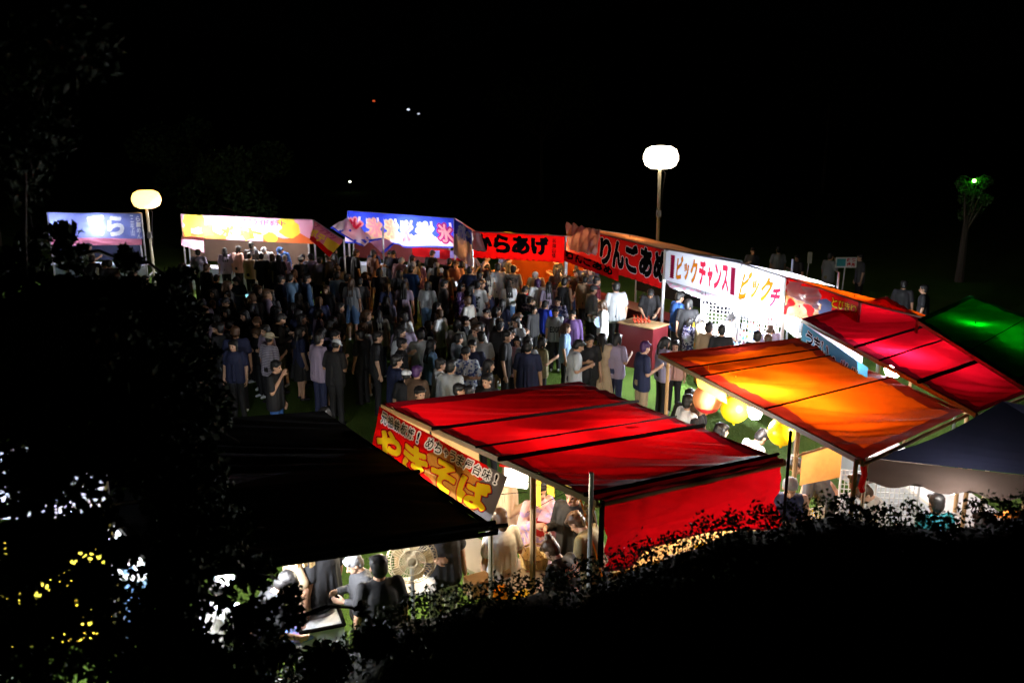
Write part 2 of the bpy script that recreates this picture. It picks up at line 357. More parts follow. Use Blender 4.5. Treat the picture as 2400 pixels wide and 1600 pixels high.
yk.text('元祖鉄板焼!', .03, .40, .73, .95, ((.17,3), (.03,4)), jit=.12).text('めちゃうま屋台味!', .43, .97, .73, .95, ((.17,3), (.03,4)), jit=.12).text('やきそば', .02, .96, .08, .68, ((.10,4), (.075,5), (.045,6)), jit=.08)
bp.build('banner', (BANRED, FOOD, mat('banner_grey', (.12,.11,.12), .7, trans=.2, tcol=(.2,.18,.2)), P_WHITE, P_BLK, P_RED, P_YEL), red1, 520, 150, yk.f)
for i, (p0, p1) in enumerate(((.02,.27), (.28,.52))):
    a, b = A.lerp(D, p0), A.lerp(D, p1); dz = .10+.16*i
    Patch(a+Vector((.02,.05,-.1-.14*i)), b+Vector((.02,.05,-.27-.05*i)), b+Vector((0,.05,-.07)), a+Vector((0,.05,-.07)), folds(3,.5,.01)).build('inner_awning', CREAM, red1, 16, 4)
cd_ = D+(C-D)*.02; cc_ = D+(C-D)*.99
Patch(vert(cd_, 1327)+Vector((.0,-.04,0)), vert(cc_, 1228), cc_+Vector((0,0,.01)), cd_+Vector((0,0,.01)), lambda u, v: (1-v)**.7*(.08*math.sin(u*9+4*v+2.5*wob(u*2, v*2))+.045*abs(math.sin(7*math.hypot(u-.05, 1.1-v)*2.2+2*wob(u*3, v*3)))+.035*math.sin(13*math.hypot(1.0-u, 1.2-v)))+.03*wob(u*9+v*5, v*4, 2)-.12*math.sin(math.pi*u)*(1-v)).build('side_curtain', (REDC, REDH), red1, 60, 24, lambda u, v: 1 if (v > .9-.03*u or v < .035 or .515 < u < .52) else 0)
Patch(vert(cd_, 1318)+Vector((-.035,-.06,0)), vert(cd_, 1320)+Vector((.02,-.045,0)), cd_+Vector((.02,-.045,0)), cd_+Vector((-.02,-.02,0)), None).build('corner_gusset', BLKC, red1, 3, 6)
for u, v, pw in ((.53,.32,80), (.55,.72,110)):
    p = rp.P(u, v); MB().box(p+Vector((0,0,-.05)), (.16,.06,.03), .6).build('lamp_bracket', BLACKM, red1)
    bulb(p+Vector((0,0,-.25)), pw, (1,.72,.38), red1, .21, warm=True)
for (px, y0, y1, hh, wd) in ((1262,1112,1186,2.1,.09), (1292,1124,1160,2.05,.11), (1335,1140,1158,2.0,.14)):
    p = at(px, y0, hh); q = vert(p, y1); d = (D-A).normalized()*wd/2
    o = Patch(q-d, q+d, p+d, p-d, lambda u, v: .01*math.sin(3*v)).build('price_tag', YELC, None, 4, 4); tag(o, {1262:'long narrow yellow price strip hanging beside the wooden post', 1292:'squarish yellow price card hanging between the two other yellow ones', 1335:'short wide yellow price card hanging nearest the steel pole'}[px], 'price tag', 'yellow price cards under the red roof')
bulb(B.lerp(C,.62)+Vector((.1,.16,-.28)), 90, (.82,.89,1), red1, .2, .05)  # added fill bulb, hidden under the back roof edge to brighten the crowd
ta, tb = at(1105,1400,.8), at(1400,1420,.85)
table(red1, (A.lerp(D,.1)+Vector((.3,-.05,0))), (D+Vector((.3,.25,0))), (B-A).normalized()*.6*0+Vector((.45,.35,0)), .82, mat('steel_counter', (.5,.46,.4), .35, metal=.6))
table(red1, at(1405,1352,.82), at(1815,1232,.82), Vector((-.3,.42,0)), .82, mat('cluttered_cloth', (.40,.22,.03), .7, noise_s=12, noise_a=.9), mat('brown_skirt', (.16,.08,.03), .8, noise_s=9, noise_a=.7))
# ropes and cord at the corner
dp = at(1385,1160,2.3); mb = MB()
for k in range(14):
    a = dp+Vector((random.uniform(-.05,.05), random.uniform(-.03,.03), random.uniform(-.25,.04))); mb.path([a, a+Vector((random.uniform(-.05,.05), 0, random.uniform(-.08,.02))), a+Vector((random.uniform(-.04,.04), 0, -random.uniform(.05,.16)))], .006, 5)
mb.build('rope_knot', mat('hemp_rope', (.45,.33,.15), .9), red1)
c0 = at(1360,1170,2.2); MB().path([c0+Vector((.02*t, 0, -.07*t+.012*math.sin(t))) for t in range(12)], .008, 6).build('power_cord', P_ORG, red1)
for a, b in (((1020,1172,1.7),(1236,1152,1.9)), ((1175,1115,1.85),(1385,1165,2.2)), ((1236,1200,1.7),(1340,1145,2.1))): MB().tube(at(*a), at(*b), .004, 4).build('guy_line', DARKPOLE, red1)

# ------------------------------------------------------------------ orange stall
O1, O2, O3, O4 = at(1545,828,2.4), at(1870,792,2.1), at(2268,962,2.1), at(2022,1076,2.4)
org, op = pitched_stall('orange_stall', 'balloon stall under a glowing orange cloth roof', 'stall', (O1, O4, O3, O2), (ORC, ORH),
    [(.19,.011,.05), (.285,.010,.05), (.617,.011,.04)], [(at(1871,1000,2.2), 2.3, .03, WOOD), (O1+Vector((.15,.1,0)), 2.35, .025, WOOD), (O2, 2.1, .025, WOOD), (O3, 2.1, .025, WOOD), (O4+Vector((-.04,.05,0)), 2.38, .024, WOOD)],
    (.05,.04,.10,.10), .05, sag=.07)
bulb(at(1770,966,2.02), 480, (1,.96,.97), org, .3, .085)
for u, v, pw in ((.42,.45,150), (.64,.28,80)): bulb(op.P(u, v)+Vector((0,0,-.34)), pw, (1,.88,.66), org, .3)
Patch(O1.lerp(O4,.25)+Vector((.03,.06,-.2)), O1.lerp(O4,.42)+Vector((.03,.06,-.22)), O1.lerp(O4,.42)+Vector((0,.06,-.06)), O1.lerp(O4,.25)+Vector((0,.06,-.06)), folds(2,1,.01)).build('inner_awning', YELC, org, 10, 4)
m0 = at(1880,1060,1.9); m1 = at(1976,1040,1.9)
mb_ = Patch(vert(m0,1137), vert(m1,1118), m1, m0, folds(2,1,.01)); o = mb_.build('menu_board', mat('orange_board', (.62,.27,.08), .35, trans=.2, tcol=(.8,.35,.08), noise_s=14, noise_a=.35), None, 10, 8)
tag(o, 'orange menu sheet hung on a horizontal wooden rail', 'menu board')
MB().tube(at(1868,1068,1.9), at(1995,1030,1.95), .014).build('hanging_rail', WOOD, org)
bulb(O1.lerp(O2,.45)+Vector((-.05,.22,-.30)), 90, (.82,.89,1), org, .22, .05)  # unseen bulb added below the far orange roof edge as crowd fill light
table(org, O1.lerp(O4,.35)+Vector((.5,0,0)), O4+Vector((.25,.3,0)), Vector((.7,.25,0)), .75, YELC, WHITEC)
MB().path([at(2022,1078,2.36), at(2026,1110,2.15), at(2018,1140,2.0), at(2022,1150,1.95)], .03, 7).build('strap', P_RED, org)

# ------------------------------------------------------------------ crimson stall with blue banner
E1, E2, E3, E4 = at(1880,746,2.4), at(2078,694,2.1), at(2440,908,2.1), at(2290,966,2.4)
cr, cp = pitched_stall('crimson_stall', 'crimson roofed stall with a sky blue banner on its left edge', 'stall', (E1, E4, E3, E2), (CRIMC, CRIMH),
    [(.40,.022,.08), (.545,.014,.05), (.76,.03,.1)], [(E1+Vector((.05,.05,0)), 2.35, .028, STEEL), (E2, 2.1, .025, WOOD), (E3, 2.1, .025, WOOD), (E4, 2.36, .025, WOOD)], (.02,.02,.09,.08), .05, sag=.06)
TL = atd(1882,757,14.3); TR = atd(2035,862,11.9); bq = Patch(vert(TL,800), vert(TR,925), TR, TL, folds(2,.5,.02))
bq.build('banner', (SKYB, P_WHITE, P_BLK), cr, 200, 50, Print(200, 50).text('うまい・ッッ', .06, .90, .15, .8, ((.09,1),(.04,2)), jit=.12).f)
a, b = E1.lerp(E4,.01), E1.lerp(E4,.45)
Patch(a+Vector((0,.05,-.13)), b+Vector((0,.05,-.42)), b+Vector((0,.05,-.08)), a+Vector((0,.05,-.07)), folds(4,.5,.015)).build('inner_awning', WHITEC, cr, 20, 4)
bulb(at(2087,866,2.05), 320, (.92,.9,1), cr, .25, .085)
for u, v, pw in ((.50,.30,50), (.57,.78,44)): bulb(cp.P(u, v)+Vector((0,0,-.38)), pw, (1,.9,.9), cr, .36)
table(cr, E1.lerp(E4,.2)+Vector((.3,0,0)), E4+Vector((.3,.3,0)), Vector((.7,.25,0)), .75, PAPER, WHITEC)
# ------------------------------------------------------------------ green stall
G = at(2150,748,2.4), at(2620,1040,2.4), at(2760,870,2.1), at(2275,692,2.1)
gr, gp = pitched_stall('green_stall', 'green cloth roofed stall behind the crimson roof, lit by one lamp below', 'stall', G, (GRC, GRH), [(.36,.006,.0), (.62,.02,.05)],
    [(G[0], 2.35, .025, WOOD), (G[1], 2.35, .025, WOOD), (G[2], 2.1, .025, WOOD), (G[3], 2.1, .025, WOOD)], (.03,.03,.05,.05), .04)
bulb(at(2290,775,2.2)+Vector((.25,.55,-.16)), 14, (.95,1,.8), gr, .2)
# ------------------------------------------------------------------ navy canopy with scalloped taupe valance
K1, K2 = at(2032,1072,2.2), Vector((6.5,7.75,2.2)); K4 = Vector((5.5,9.7,2.15)); K3 = K2+Vector((1.6,2.2,0)); AP = at(2350,939,2.85)
nv = thing('navy_canopy', ((K1+K3)/2)*Vector((1,1,0)), 'dark navy peaked canopy with a grey scalloped valance', 'canopy')
mb = MB()
for p, q in ((K1,K2), (K2,K3), (K3,K4), (K4,K1)):
    for i in range(8):
        for j in range(8):
            f = lambda a, b: p.lerp(q, a).lerp(AP, b)+Vector((0,0,-.16*math.sin(math.pi*b)*(.6+.4*math.sin(math.pi*a))))
            mb.add([f(i/8,j/8), f((i+1)/8,j/8), f((i+1)/8,(j+1)/8), f(i/8,(j+1)/8)], [(0,1,2,3)])
mb.build('roof_sheet', NAVC, nv)
vz = Vector((0,0,-.30))
pv = Patch(K1+vz, K2+vz, K2+Vector((0,0,-.005)), K1+Vector((0,0,-.005)), folds(3,1,.02)); pv.build('valance', TAUPE, nv, 64, 6, edge=scallop(6,.28))
Patch(K1+vz, K4+vz, K4, K1, folds(3,1,.02)).build('valance', TAUPE, nv, 20, 4)
for p in (K1,K2,K3,K4): MB().tube((p.x,p.y,0), p, .022).build('post', mat('cream_post', (.6,.5,.35), .5), nv)
bulb((4.6,8.7,1.85), 45, (1,.93,.85), nv, .3)
table(nv, K1+Vector((.1,-.1,0)), Vector((6.3,7.3,0)), Vector((.2,.6,0)), .75, WHITEC, None)
# ------------------------------------------------------------------ black canopy
A2, B2, C2, D2 = at(100,1010,2.35), at(760,962,2.0), at(1165,1234,2.0), at(380,1345,2.35)
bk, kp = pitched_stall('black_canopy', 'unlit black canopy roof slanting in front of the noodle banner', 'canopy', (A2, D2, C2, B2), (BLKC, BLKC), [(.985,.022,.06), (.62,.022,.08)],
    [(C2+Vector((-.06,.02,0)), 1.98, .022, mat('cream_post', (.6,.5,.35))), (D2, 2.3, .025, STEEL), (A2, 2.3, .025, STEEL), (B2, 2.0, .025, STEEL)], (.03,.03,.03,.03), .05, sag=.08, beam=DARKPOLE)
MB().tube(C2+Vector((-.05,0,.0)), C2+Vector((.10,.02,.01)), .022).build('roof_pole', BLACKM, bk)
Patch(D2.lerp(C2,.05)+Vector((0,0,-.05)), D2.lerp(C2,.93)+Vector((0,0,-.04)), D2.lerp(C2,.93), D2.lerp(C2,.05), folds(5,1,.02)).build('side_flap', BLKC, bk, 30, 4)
bulb(at(960,1200,1.5)+Vector((-.2,.35,0)), 290, (1,.85,.6), bk, .5); bulb(at(585,1335,1.85)+Vector((0,.25,0)), 480, (.92,.95,1), bk, .3)
bt = thing('towel_line', at(705,1305,1.75), 'cream cloths drooping from a rail below the black canopy edge', 'towels')
for i in range(4):
    x = 672+i*17; p = at(x,1293+3*math.sin(i),1.85); q = p+Vector((.055,.0,0)); o = Patch(p+Vector((0,0,-.13-.02*(i%2))), q+Vector((.0,0,-.12)), q, p, lambda u, v: .03*math.sin(3*u)).build('towel', CREAM, bt, 6, 4)
MB().tube(at(660,1297,1.85), at(760,1285,1.85), .008).build('rail', WOOD, bt)

# ------------------------------------------------------------------ far stalls
def far_stall(name, label, fl, fr, h0, h1, yb0, yb1, depth, clothm, dispf, matf=None, mats=None, edge=None, roofm=None, counter=WHITEC, inner=None, light=(), lcol=(1,1,1), side=True, nu=48, bxy=(0,0), pv=.0, nobanner=False, prt=None, view=False, drop=.35):
    TL, TR = at(*fl, h0), at(*fr, h1); BL, BR = vert(TL, yb0), vert(TR, yb1)
    d = (TR-TL); d.z = 0; d.normalize(); n = (Vector((-d.y, d.x, 0)) if not view else ((TL+TR)*Vector((.5,.5,0))).normalized())*depth
    base = (TL+TR)/2+n*.5; base.z = 0; root = thing(name, base, label, 'stall', 'lit stalls along the far side of the crowd')
    pt = Patch(BL, BR, TR, TL, dispf)
    if not nobanner: pt.build('banner', mats or clothm, root, prt.nu if prt else nu, prt.nv if prt else 12, prt.f if prt else matf, edge)
    bk0, bk1 = TL+n+Vector((0,0,-drop)), TR+n+Vector((0,0,-drop)); up = Vector((0,0,.0))
    fo = n.normalized()*.03
    Patch(TL+fo, TR+fo, bk1, bk0, folds(3,1,.04), Vector((0,0,1))).build('roof_sheet', roofm or clothm, root, 16, 10)
    Patch(bk0*Vector((1,1,0))+Vector((0,0,.7)), bk1*Vector((1,1,0))+Vector((0,0,.7)), bk1, bk0, folds(6,0,.03)).build('back_curtain', inner or WHITEC, root, 20, 4)
    for p, q in ((TL, bk0), (TR, bk1)):
        MB().tube((p.x, p.y, 0), p+fo, .03, 8).build('post', STEEL, root); MB().tube((q.x, q.y, 0), q, .03, 8).build('post', STEEL, root); MB().tube(p+fo, q, .02, 6).build('side_beam', STEEL, root)
    MB().tube(TL+fo, TR+fo, .022, 6).build('front_beam', STEEL, root)
    table(root, TL+n*.12, TR+n*.12, n.normalized()*.6, .85, counter, counter)
    for u, v, dz, pw in light: bulb(TL.lerp(TR, u)+n*v+Vector((0,0,-dz)), pw, lcol, root, dz*.8, .06)
    return root, pt, TL, TR, n
W, J = 1, 2
# ramen stall, far left
rt, p, TL, TR, n = far_stall('ramen_stall', 'far left stall with a navy banner lettered in large white strokes', (110,498), (331,500), 2.6, 2.6, 556, 560, 2.5, BANBLUE, folds(2,.6,.05,seed=3), mats=(BANBLUE, P_WHITE), prt=Print(260, 60).text('てら', .40, .82, .1, .90, ((.06,1),), jit=.1).text('三宅山', .87, .915, .10, .92, ((.02,1),), True).text('らーめん', .93, .985, .0, .9, ((.03,1),), True), light=((.55,.10,.42,170), (.2,.3,.4,200), (.8,.5,.5,110)), lcol=(.82,.86,1), inner=NAVC, roofm=NAVC, view=True, drop=.5)
q0, q1 = p.P(0,0), p.P(.98,0); Patch(vert(q0,576), vert(q1,574), q1+n*.04, q0+n*.04, folds(3,.8,.05)).build('lower_valance', PINKC, rt, 30, 5)
# fried potato stall
YP = [(.10,.72,.11,.55,0), (.20,.35,.07,.4,0), (.045,.30,.04,.5,0), (.82,.62,.10,.7,0), (.68,.22,.06,.4,0), (.5,.2,.06,.3,0)]
def fry(u, v):
    for cx, cy, a, b, _ in YP:
        if ((u-cx)/a)**2+((v-cy)/b*1.15)**2 < (.75+.35*wob(u*20, v*4))**2: return 1
    if v < .5-.9*abs(u-.5)*0+.1 and (u < .34 or u > .62) and v < .42-.25*abs(math.sin(u*14)): return 2
    return 0
rt, p, TL, TR, n = far_stall('fried_potato_stall', 'stall with a pink and yellow fried potato banner, brightly lit', (424,502), (735,515), 2.6, 2.6, 556, 572, 2.9, PINKW, folds(2,.5,.03,seed=5), mats=(PINKW, YELC, cloth('coral_print', (.75,.12,.03), (.95,.2,.06), .5), P_MAG, P_ORG), prt=Print(340, 64, fry).text('あつあつ揚げ立てフライドポテト', .18, .80, .68, .92, ((.045,3),)).text('ポテト', .30, .62, .1, .58, ((.07,4),(.02,1)), jit=.2), light=((.28,.22,.42,300), (.52,.22,.42,300), (.85,.4,.4,200), (.06,.3,.45,120)), lcol=(1,.95,.93), roofm=NAVC, inner=cloth('tan_back', (.10,.065,.05), (.1,.06,.05), .2), view=True, drop=.6)
S0 = at(735,515,2.6); S1 = at(806,563,2.2); ps = Patch(vert(S0,572), vert(S1,588), S1, S0, folds(1.5,.6,.04)); ps = Patch(at(716,553,2.05), at(772,602,1.7), S1, S0, folds(1.5,.6,.04)); ps.build('side_banner', (PINKC, YELC, BANRED, P_MAG, P_ORG), rt, 90, 60, Print(90, 60, lambda u, v: 2 if v < .25 else (1 if u > .62 and v < .7 and v > .2 else 0)).text('アツアツ', .1, .8, .7, .94, ((.04,3),)).text('ポテ', .05, .6, .2, .66, ((.08,1),), jit=.2).f)
q = Patch(atd(425,575,28.9), atd(478,592,28.6), atd(478,556,28.6), atd(425,553,28.9), folds(1,.5,.03)); q.build('hanging_cloth', PINKW, rt, 8, 6)
MB().tube(S1, S1*Vector((1,1,0)), .03).build('post', STEEL, rt); MB().tube(S0, S1, .02).build('side_beam', STEEL, rt)
# shaved ice stall with blue banner
def ice(u, v):
    if v < .05: return 1
    if v < .36+.10*wob(u*7, 3)+.03*math.sin(u*150): return 3 if int(u*8) in (1,2) else 2
    w_ = (u*6) % 1
    if .62 < v+.10*math.sin(u*38) < .86 and abs(w_-.15) < .10: return 2
    if .66 < v < .84 and abs(w_-.72) < .06: return 2
    return 0
ipr = Print(300, 84, ice)
for i, (m1, m2) in enumerate(((4,5), (6,4), (8,6), (9,4), (10,9), (11,4))): u0 = .01+i*.163; ipr.text('氷', u0, u0+.155, .16, .80, ((.14,m1), (.03,m2)), jit=.12)
rt, p, TL, TR, n = far_stall('shaved_ice_stall', 'stall with a blue shaved ice banner blown out of shape', (815,494), (1065,512), 2.65, 2.6, 566, 584, 2.8, ICEBLUE, lambda u, v: (1-v)*(.28*math.sin(u*11+1)+.1*math.sin(u*23))*(1.0)+.03*wob(u*12, v*4), mats=(ICEBLUE, ICEBLUE, cloth('pale_ice', (.75,.6,.75), (.95,.75,.9), .5), cloth('gold_ice', (.8,.45,.2), (.95,.6,.3), .5), P_PINK, P_CRIM, P_SALM, P_ORG, P_CREAM, P_LIL, P_WHITE, P_MAG), prt=ipr, light=((.62,.2,.5,190), (.92,.35,.5,170), (.25,.3,.45,90)), lcol=(.9,.92,1), roofm=NAVC, inner=mat('dark_red_back', (.10,.01,.01), .8), view=True, drop=.6)
S0 = at(1065,512,2.6); S1 = at(1112,545,2.4); 
ps = Patch(at(1062,595,1.95), at(1100,625,1.75), S1, S0, folds(1.5,.6,.05)); ps.build('side_banner', (ICEBLUE, cloth('pale_ice', (.75,.6,.75), (.95,.75,.9), .5)), rt, 20, 20, lambda u, v: 1 if v < .55+.2*wob(u*4, 3) else 0)
lettering('banner_lettering', ps, '氷', .2, .85, .38, .9, (P_WHITE, P_LIL), rt, (.12,.03))
Patch(atd(774,535,29.2), atd(852,580,29.0), atd(872,556,29.2), atd(818,506,29.5), folds(1.3,.7,.10,tie=False)).build('loose_banner', (ICEBLUE, cloth('pale_ice', (.75,.6,.75), (.95,.75,.9), .5)), rt, 30, 10, lambda u, v: 1 if (v > .12 and wob(u*6, v*4) > -.4) else 0)
Patch(atd(862,562,29.0), atd(898,596,28.9), atd(930,566,29.0), atd(905,556,29.2), folds(1,1,.05)).build('loose_banner', (ICEBLUE, PINKW), rt, 14, 10, lambda u, v: 1 if .15 < u < .85 else 0)
Patch(atd(966,600,29.3), atd(1088,612,28.6), atd(1088,590,28.6), atd(966,578,29.3), folds(2,.5,.03)).build('lower_valance', BANRED, rt, 20, 4)
for x in (1020,1065): 
    c = atd(x,596,28.4); Patch(c+Vector((-.14,0,-.12)), c+Vector((.14,0,-.12)), c+Vector((.14,0,.12)), c+Vector((-.14,0,.12))).build('price_card', pr('violet', (.25,.22,.6)), rt, 2, 2)
MB().tube(at(897,530,2.3), at(897,530,2.3)*Vector((1,1,0)), .03).build('post', STEEL, rt); Patch(S0+Vector((.0,.1,.02)), S1+Vector((.05,.1,.02)), S1+Vector((-.2,1.2,-.2)), S0+Vector((-.1,1.2,-.2)), None, Vector((0,0,1))).build('roof_edge', PINKC, rt, 4, 4)
# fried chicken (karaage) stall
rt, p, TL, TR, n = far_stall('karaage_stall', 'stall with a red banner reading karaage in black brush letters', (1107,543), (1325,554), 2.6, 2.6, 604, 616, 2.6, BANRED, folds(2,.4,.03,seed=9), mats=(BANRED, P_BLK), prt=Print(260, 70).text('からあげ', .02, .84, .24, .93, ((.075,1),), jit=.12).text('若鶏自慢', .86, .91, .16, .9, ((.03,1),), True), edge=scallop(15,.10), light=((.35,.55,.55,230), (.8,.55,.55,230)), lcol=(1,.50,.14), inner=cloth('orange_back', (.42,.07,.006), (.4,.06,.004)), roofm=YELC, counter=BANRED, drop=.33)
Patch(at(1108,585,2.2), at(1140,590,2.2), at(1125,545,2.62), at(1109,545,2.62), folds(2,.5,.05)).build('plastic_flap', FOIL, rt, 8, 8)
# candy apple stall
rt, p, TL, TR, n = far_stall('candy_apple_stall', 'stall with a red candy apple banner half hidden by crumpled foil', (1328,530), (1556,586), 2.7, 2.6, 604, 678, 2.4, BANRED, folds(2,.5,.03,seed=12), mats=(BANRED, P_GREY, P_BLK), prt=Print(300, 84).text('りんごあめ', .38, 1.04, .18, .95, ((.10,1),(.07,2)), jit=.14), edge=scallop(16,.10), light=((.3,.5,.6,60),), lcol=(1,.6,.3), inner=BLKC, roofm=cloth('peach_roof', (.6,.25,.12), (.8,.35,.15)), counter=mat('dark_red_counter', (.12,.008,.01), .5), drop=.42)
pf = Patch(at(1336,592,2.2), at(1400,606,2.2), at(1414,549,2.64), at(1330,531,2.7), lambda u, v: .05+.06*abs(math.sin(9*u+5*v*(u-.5)))+.05*abs(math.sin(17*u-6*v))*(.3+v)+.05*math.sin(math.pi*u)*wob(u*6, v*3, 3), None)
pf.build('crumpled_plastic', FOIL, rt, 40, 30)
pl_ = Patch(at(1322,612,2.15), at(1450,660,1.95), at(1450,632,2.2), at(1322,585,2.4), folds(2,.5,.04)); pl_.build('lower_banner', (BANRED, P_BLK), rt, 160, 36, Print(160, 36).text('りんごあめ', .02, .9, .3, 1.0, ((.07,1),), jit=.14).f, scallop(9,.12))
# big chance game stall
rt, p, TL, TR, n = far_stall('game_stall', 'brilliantly lit game stall with white banners lettered in orange and red', (1558,584), (1738,618), 2.6, 2.6, 655, 706, 2.5, WHITEC, folds(1.5,.5,.03,seed=15), mats=(WHITEC, P_BLK, P_ORG, P_CRIM), prt=Print(320, 90).text('ビック', .17, .47, .14, .88, ((.055,1),(.04,2)), jit=.12).text('チャンス', .48, .86, .14, .88, ((.06,3),), jit=.12), light=((.6,.5,.8,200), (1.05,.5,.9,330)), lcol=(.88,.92,1), roofm=WHITEC, counter=WHITEC, drop=.75)
for u0 in (.085, .88):
    mb = MB(); N = 13
    for i in range(N):
        v = .12+.74*i/N; mb.add([p.P(u0+.012, v, .012), p.P(u0+.055, v, .012), p.P(u0+.07, v+.03, .012), p.P(u0+.055, v+.06, .012), p.P(u0+.012, v+.06, .012), p.P(u0-.003, v+.03, .012)], [(0,1,2,3,4,5)])
    mb.build('banner_mark', P_WINE, rt)
a, b = p.P(.02,0), p.P(.98,0); Patch(vert(at(1572,672,2.0),676), vert(at(1712,722,1.95),722), b, a, folds(4,1,.03)).build('lace_valance', (WHITEC, PINKW), rt, 40, 8, lambda u, v: 1 if wob(u*12, v*5) > .15 else 0, scallop(9,.15))
T0, T1 = at(1740,618,2.6), at(1842,650,2.6); p2 = Patch(at(1716,722,1.75), at(1818,728,1.9), T1, T0, folds(1.5,.5,.03,seed=2)); p2.build('banner', (WHITEC, P_BLK, P_ORG, P_CRIM), rt, 200, 90, Print(200, 90).text('ビック', .06, .80, .22, .88, ((.055,1),(.04,2)), jit=.15).text('チ', .78, 1.02, .1, .66, ((.07,3),)).f)
n2 = Vector((1.3, .75, 0)); Patch(T0, T1, T1+n2+Vector((0,0,-.32)), T0+n2+Vector((0,0,-.32)), folds(2,1,.04), Vector((0,0,1))).build('roof_sheet', WHITEC, rt, 12, 8)
MB().tube(T0, T1, .02).build('front_beam', STEEL, rt)
for q in (T0, T1, T1+n2, T0+n2): MB().tube((q.x,q.y,0), q+Vector((0,0,-.02)), .025).build('post', STEEL, rt)
table(rt, T0+Vector((.1,-.2,0)), T1+Vector((.15,-1.3,0)), Vector((.9,.35,0)), .8, WHITEC, WHITEC)
bulb(at(1652,722,1.75), 1300, (.86,.92,1), rt, .35, .07)
bulb(T0.lerp(T1,.6)+Vector((.7,.25,-1.0)), 800, (.9,.93,1), rt, .5, .06)
# fried chicken stall in front of it
rt, p, TL, TR, n = far_stall('fried_chicken_stall', 'stall with crumpled plastic over a chicken picture banner', (1842,650), (2012,708), 2.6, 2.55, 736, 790, 2.3, BANRED, folds(2,.5,.03,seed=19), lambda u, v: 1 if (v < .62 and wob(u*9, v*4, 2) > -.12 and u < .55) or (v < .45 and u > .7) else (2 if u > .5 and u < .68 and v < .8-.9*abs(u-.6) else 0), mats=(BANRED, FOOD, pr('slate', (.08,.11,.25)), P_BLK, P_YEL), prt=Print(240, 80, lambda u, v: 1 if (v < .62 and wob(u*9, v*4, 2) > -.12 and u < .55) or (v < .45 and u > .7) else (2 if u > .5 and u < .68 and v < .8-.9*abs(u-.6) else 0)).text('とびきり', .66, 1.0, .62, .9, ((.09,3),(.04,4)), jit=.1), light=((.4,.4,.9,60),), lcol=(1,.8,.6), inner=BLKC, roofm=ORC, drop=.6)
Patch(at(1850,690,2.3), at(1925,725,2.25), at(1932,682,2.58), at(1846,652,2.6), lambda u, v: .08*wob(u*5-v*2, v*3, 5)+.08*math.sin((u-.5)*14)*v+.05).build('crumpled_plastic', FOIL, rt, 30, 24)

# ------------------------------------------------------------------ balloon lights on masts
def balloon_light(px, py, h, wd, pole_px, col, power, label):
    c = at(px, py, h); g = at(pole_px, py+10, h); root = thing('balloon_light', (c.x, c.y, 0), label, 'floodlight', 'glowing balloon lights on masts')
    gm = mat('balloon_glow_%s' % px, (1,1,1), emit=power*LK/(4*math.pi*.2*wd*wd), ecol=col); R_ = wd/2
    prof = [(.001,-R_*.66), (R_*.55,-R_*.62), (R_*.86,-R_*.45), (R_,-R_*.12), (R_,R_*.12), (R_*.86,R_*.45), (R_*.55,R_*.62), (.001,R_*.66)]
    MB().lathe(c, prof, 20).build('balloon', gm, root, smooth=True)
    mb = MB().tube((c.x+.02, c.y, 0), (c.x-.02, c.y, h-R_*.66), .05).build('mast', mat('painted_mast', (.4,.36,.26), .6), root)
    MB().path([c+Vector((.04,0,-R_*.66)), c+Vector((.16,0,-R_*.9)), c+Vector((.10,0,-R_*1.8)), c+Vector((.06,0,-h*.5))], .018).build('cable', DARKPOLE, root)
    MB().box((c.x, c.y, h*.62), (.14,.14,.2)).build('mast_clamp', STEEL, root)
    for a in range(3): MB().tube((c.x, c.y, .7), (c.x+.8*math.cos(a*2.1), c.y+.8*math.sin(a*2.1), 0), .025).build('leg', STEEL, root)
    return root
balloon_light(1549, 369, 4.45, 1.06, 1540, (1,.84,.6), 150, 'tall balloon light glowing white behind the red and white banners')
balloon_light(343, 467, 3.05, .90, 343, (1,.56,.14), 46, 'shorter amber balloon light between the navy and pink banners')

# ------------------------------------------------------------------ people
V3 = Vector
def caps(mb, p, q, r0, r1, seg=10, sq=None):
    p, q = V3(p), V3(q); d = q-p; L = d.length
    if L < 1e-5: d = V3((0,0,1)); L = 1e-5
    d = d/L; a = d.orthogonal().normalized(); b = d.cross(a); vs = []; rows = []
    for k in range(-3, 1): t = k*math.pi/6; rows.append((p+d*(r0*math.sin(t)), r0*math.cos(t)))
    for k in range(0, 4): t = k*math.pi/6; rows.append((q+d*(r1*math.sin(t)), r1*math.cos(t)))
    rows = [(c, max(r, .0005)) for c, r in rows]
    for c, r in rows: vs += [c+(a*math.cos(2*math.pi*i/seg)+b*math.sin(2*math.pi*i/seg))*r for i in range(seg)]
    n = len(rows); fs = [(j*seg+i, j*seg+(i+1) % seg, (j+1)*seg+(i+1) % seg, (j+1)*seg+i) for j in range(n-1) for i in range(seg)]
    fs += [tuple(range(seg))[::-1], tuple((n-1)*seg+i for i in range(seg))]
    mb.add(vs, fs); return mb
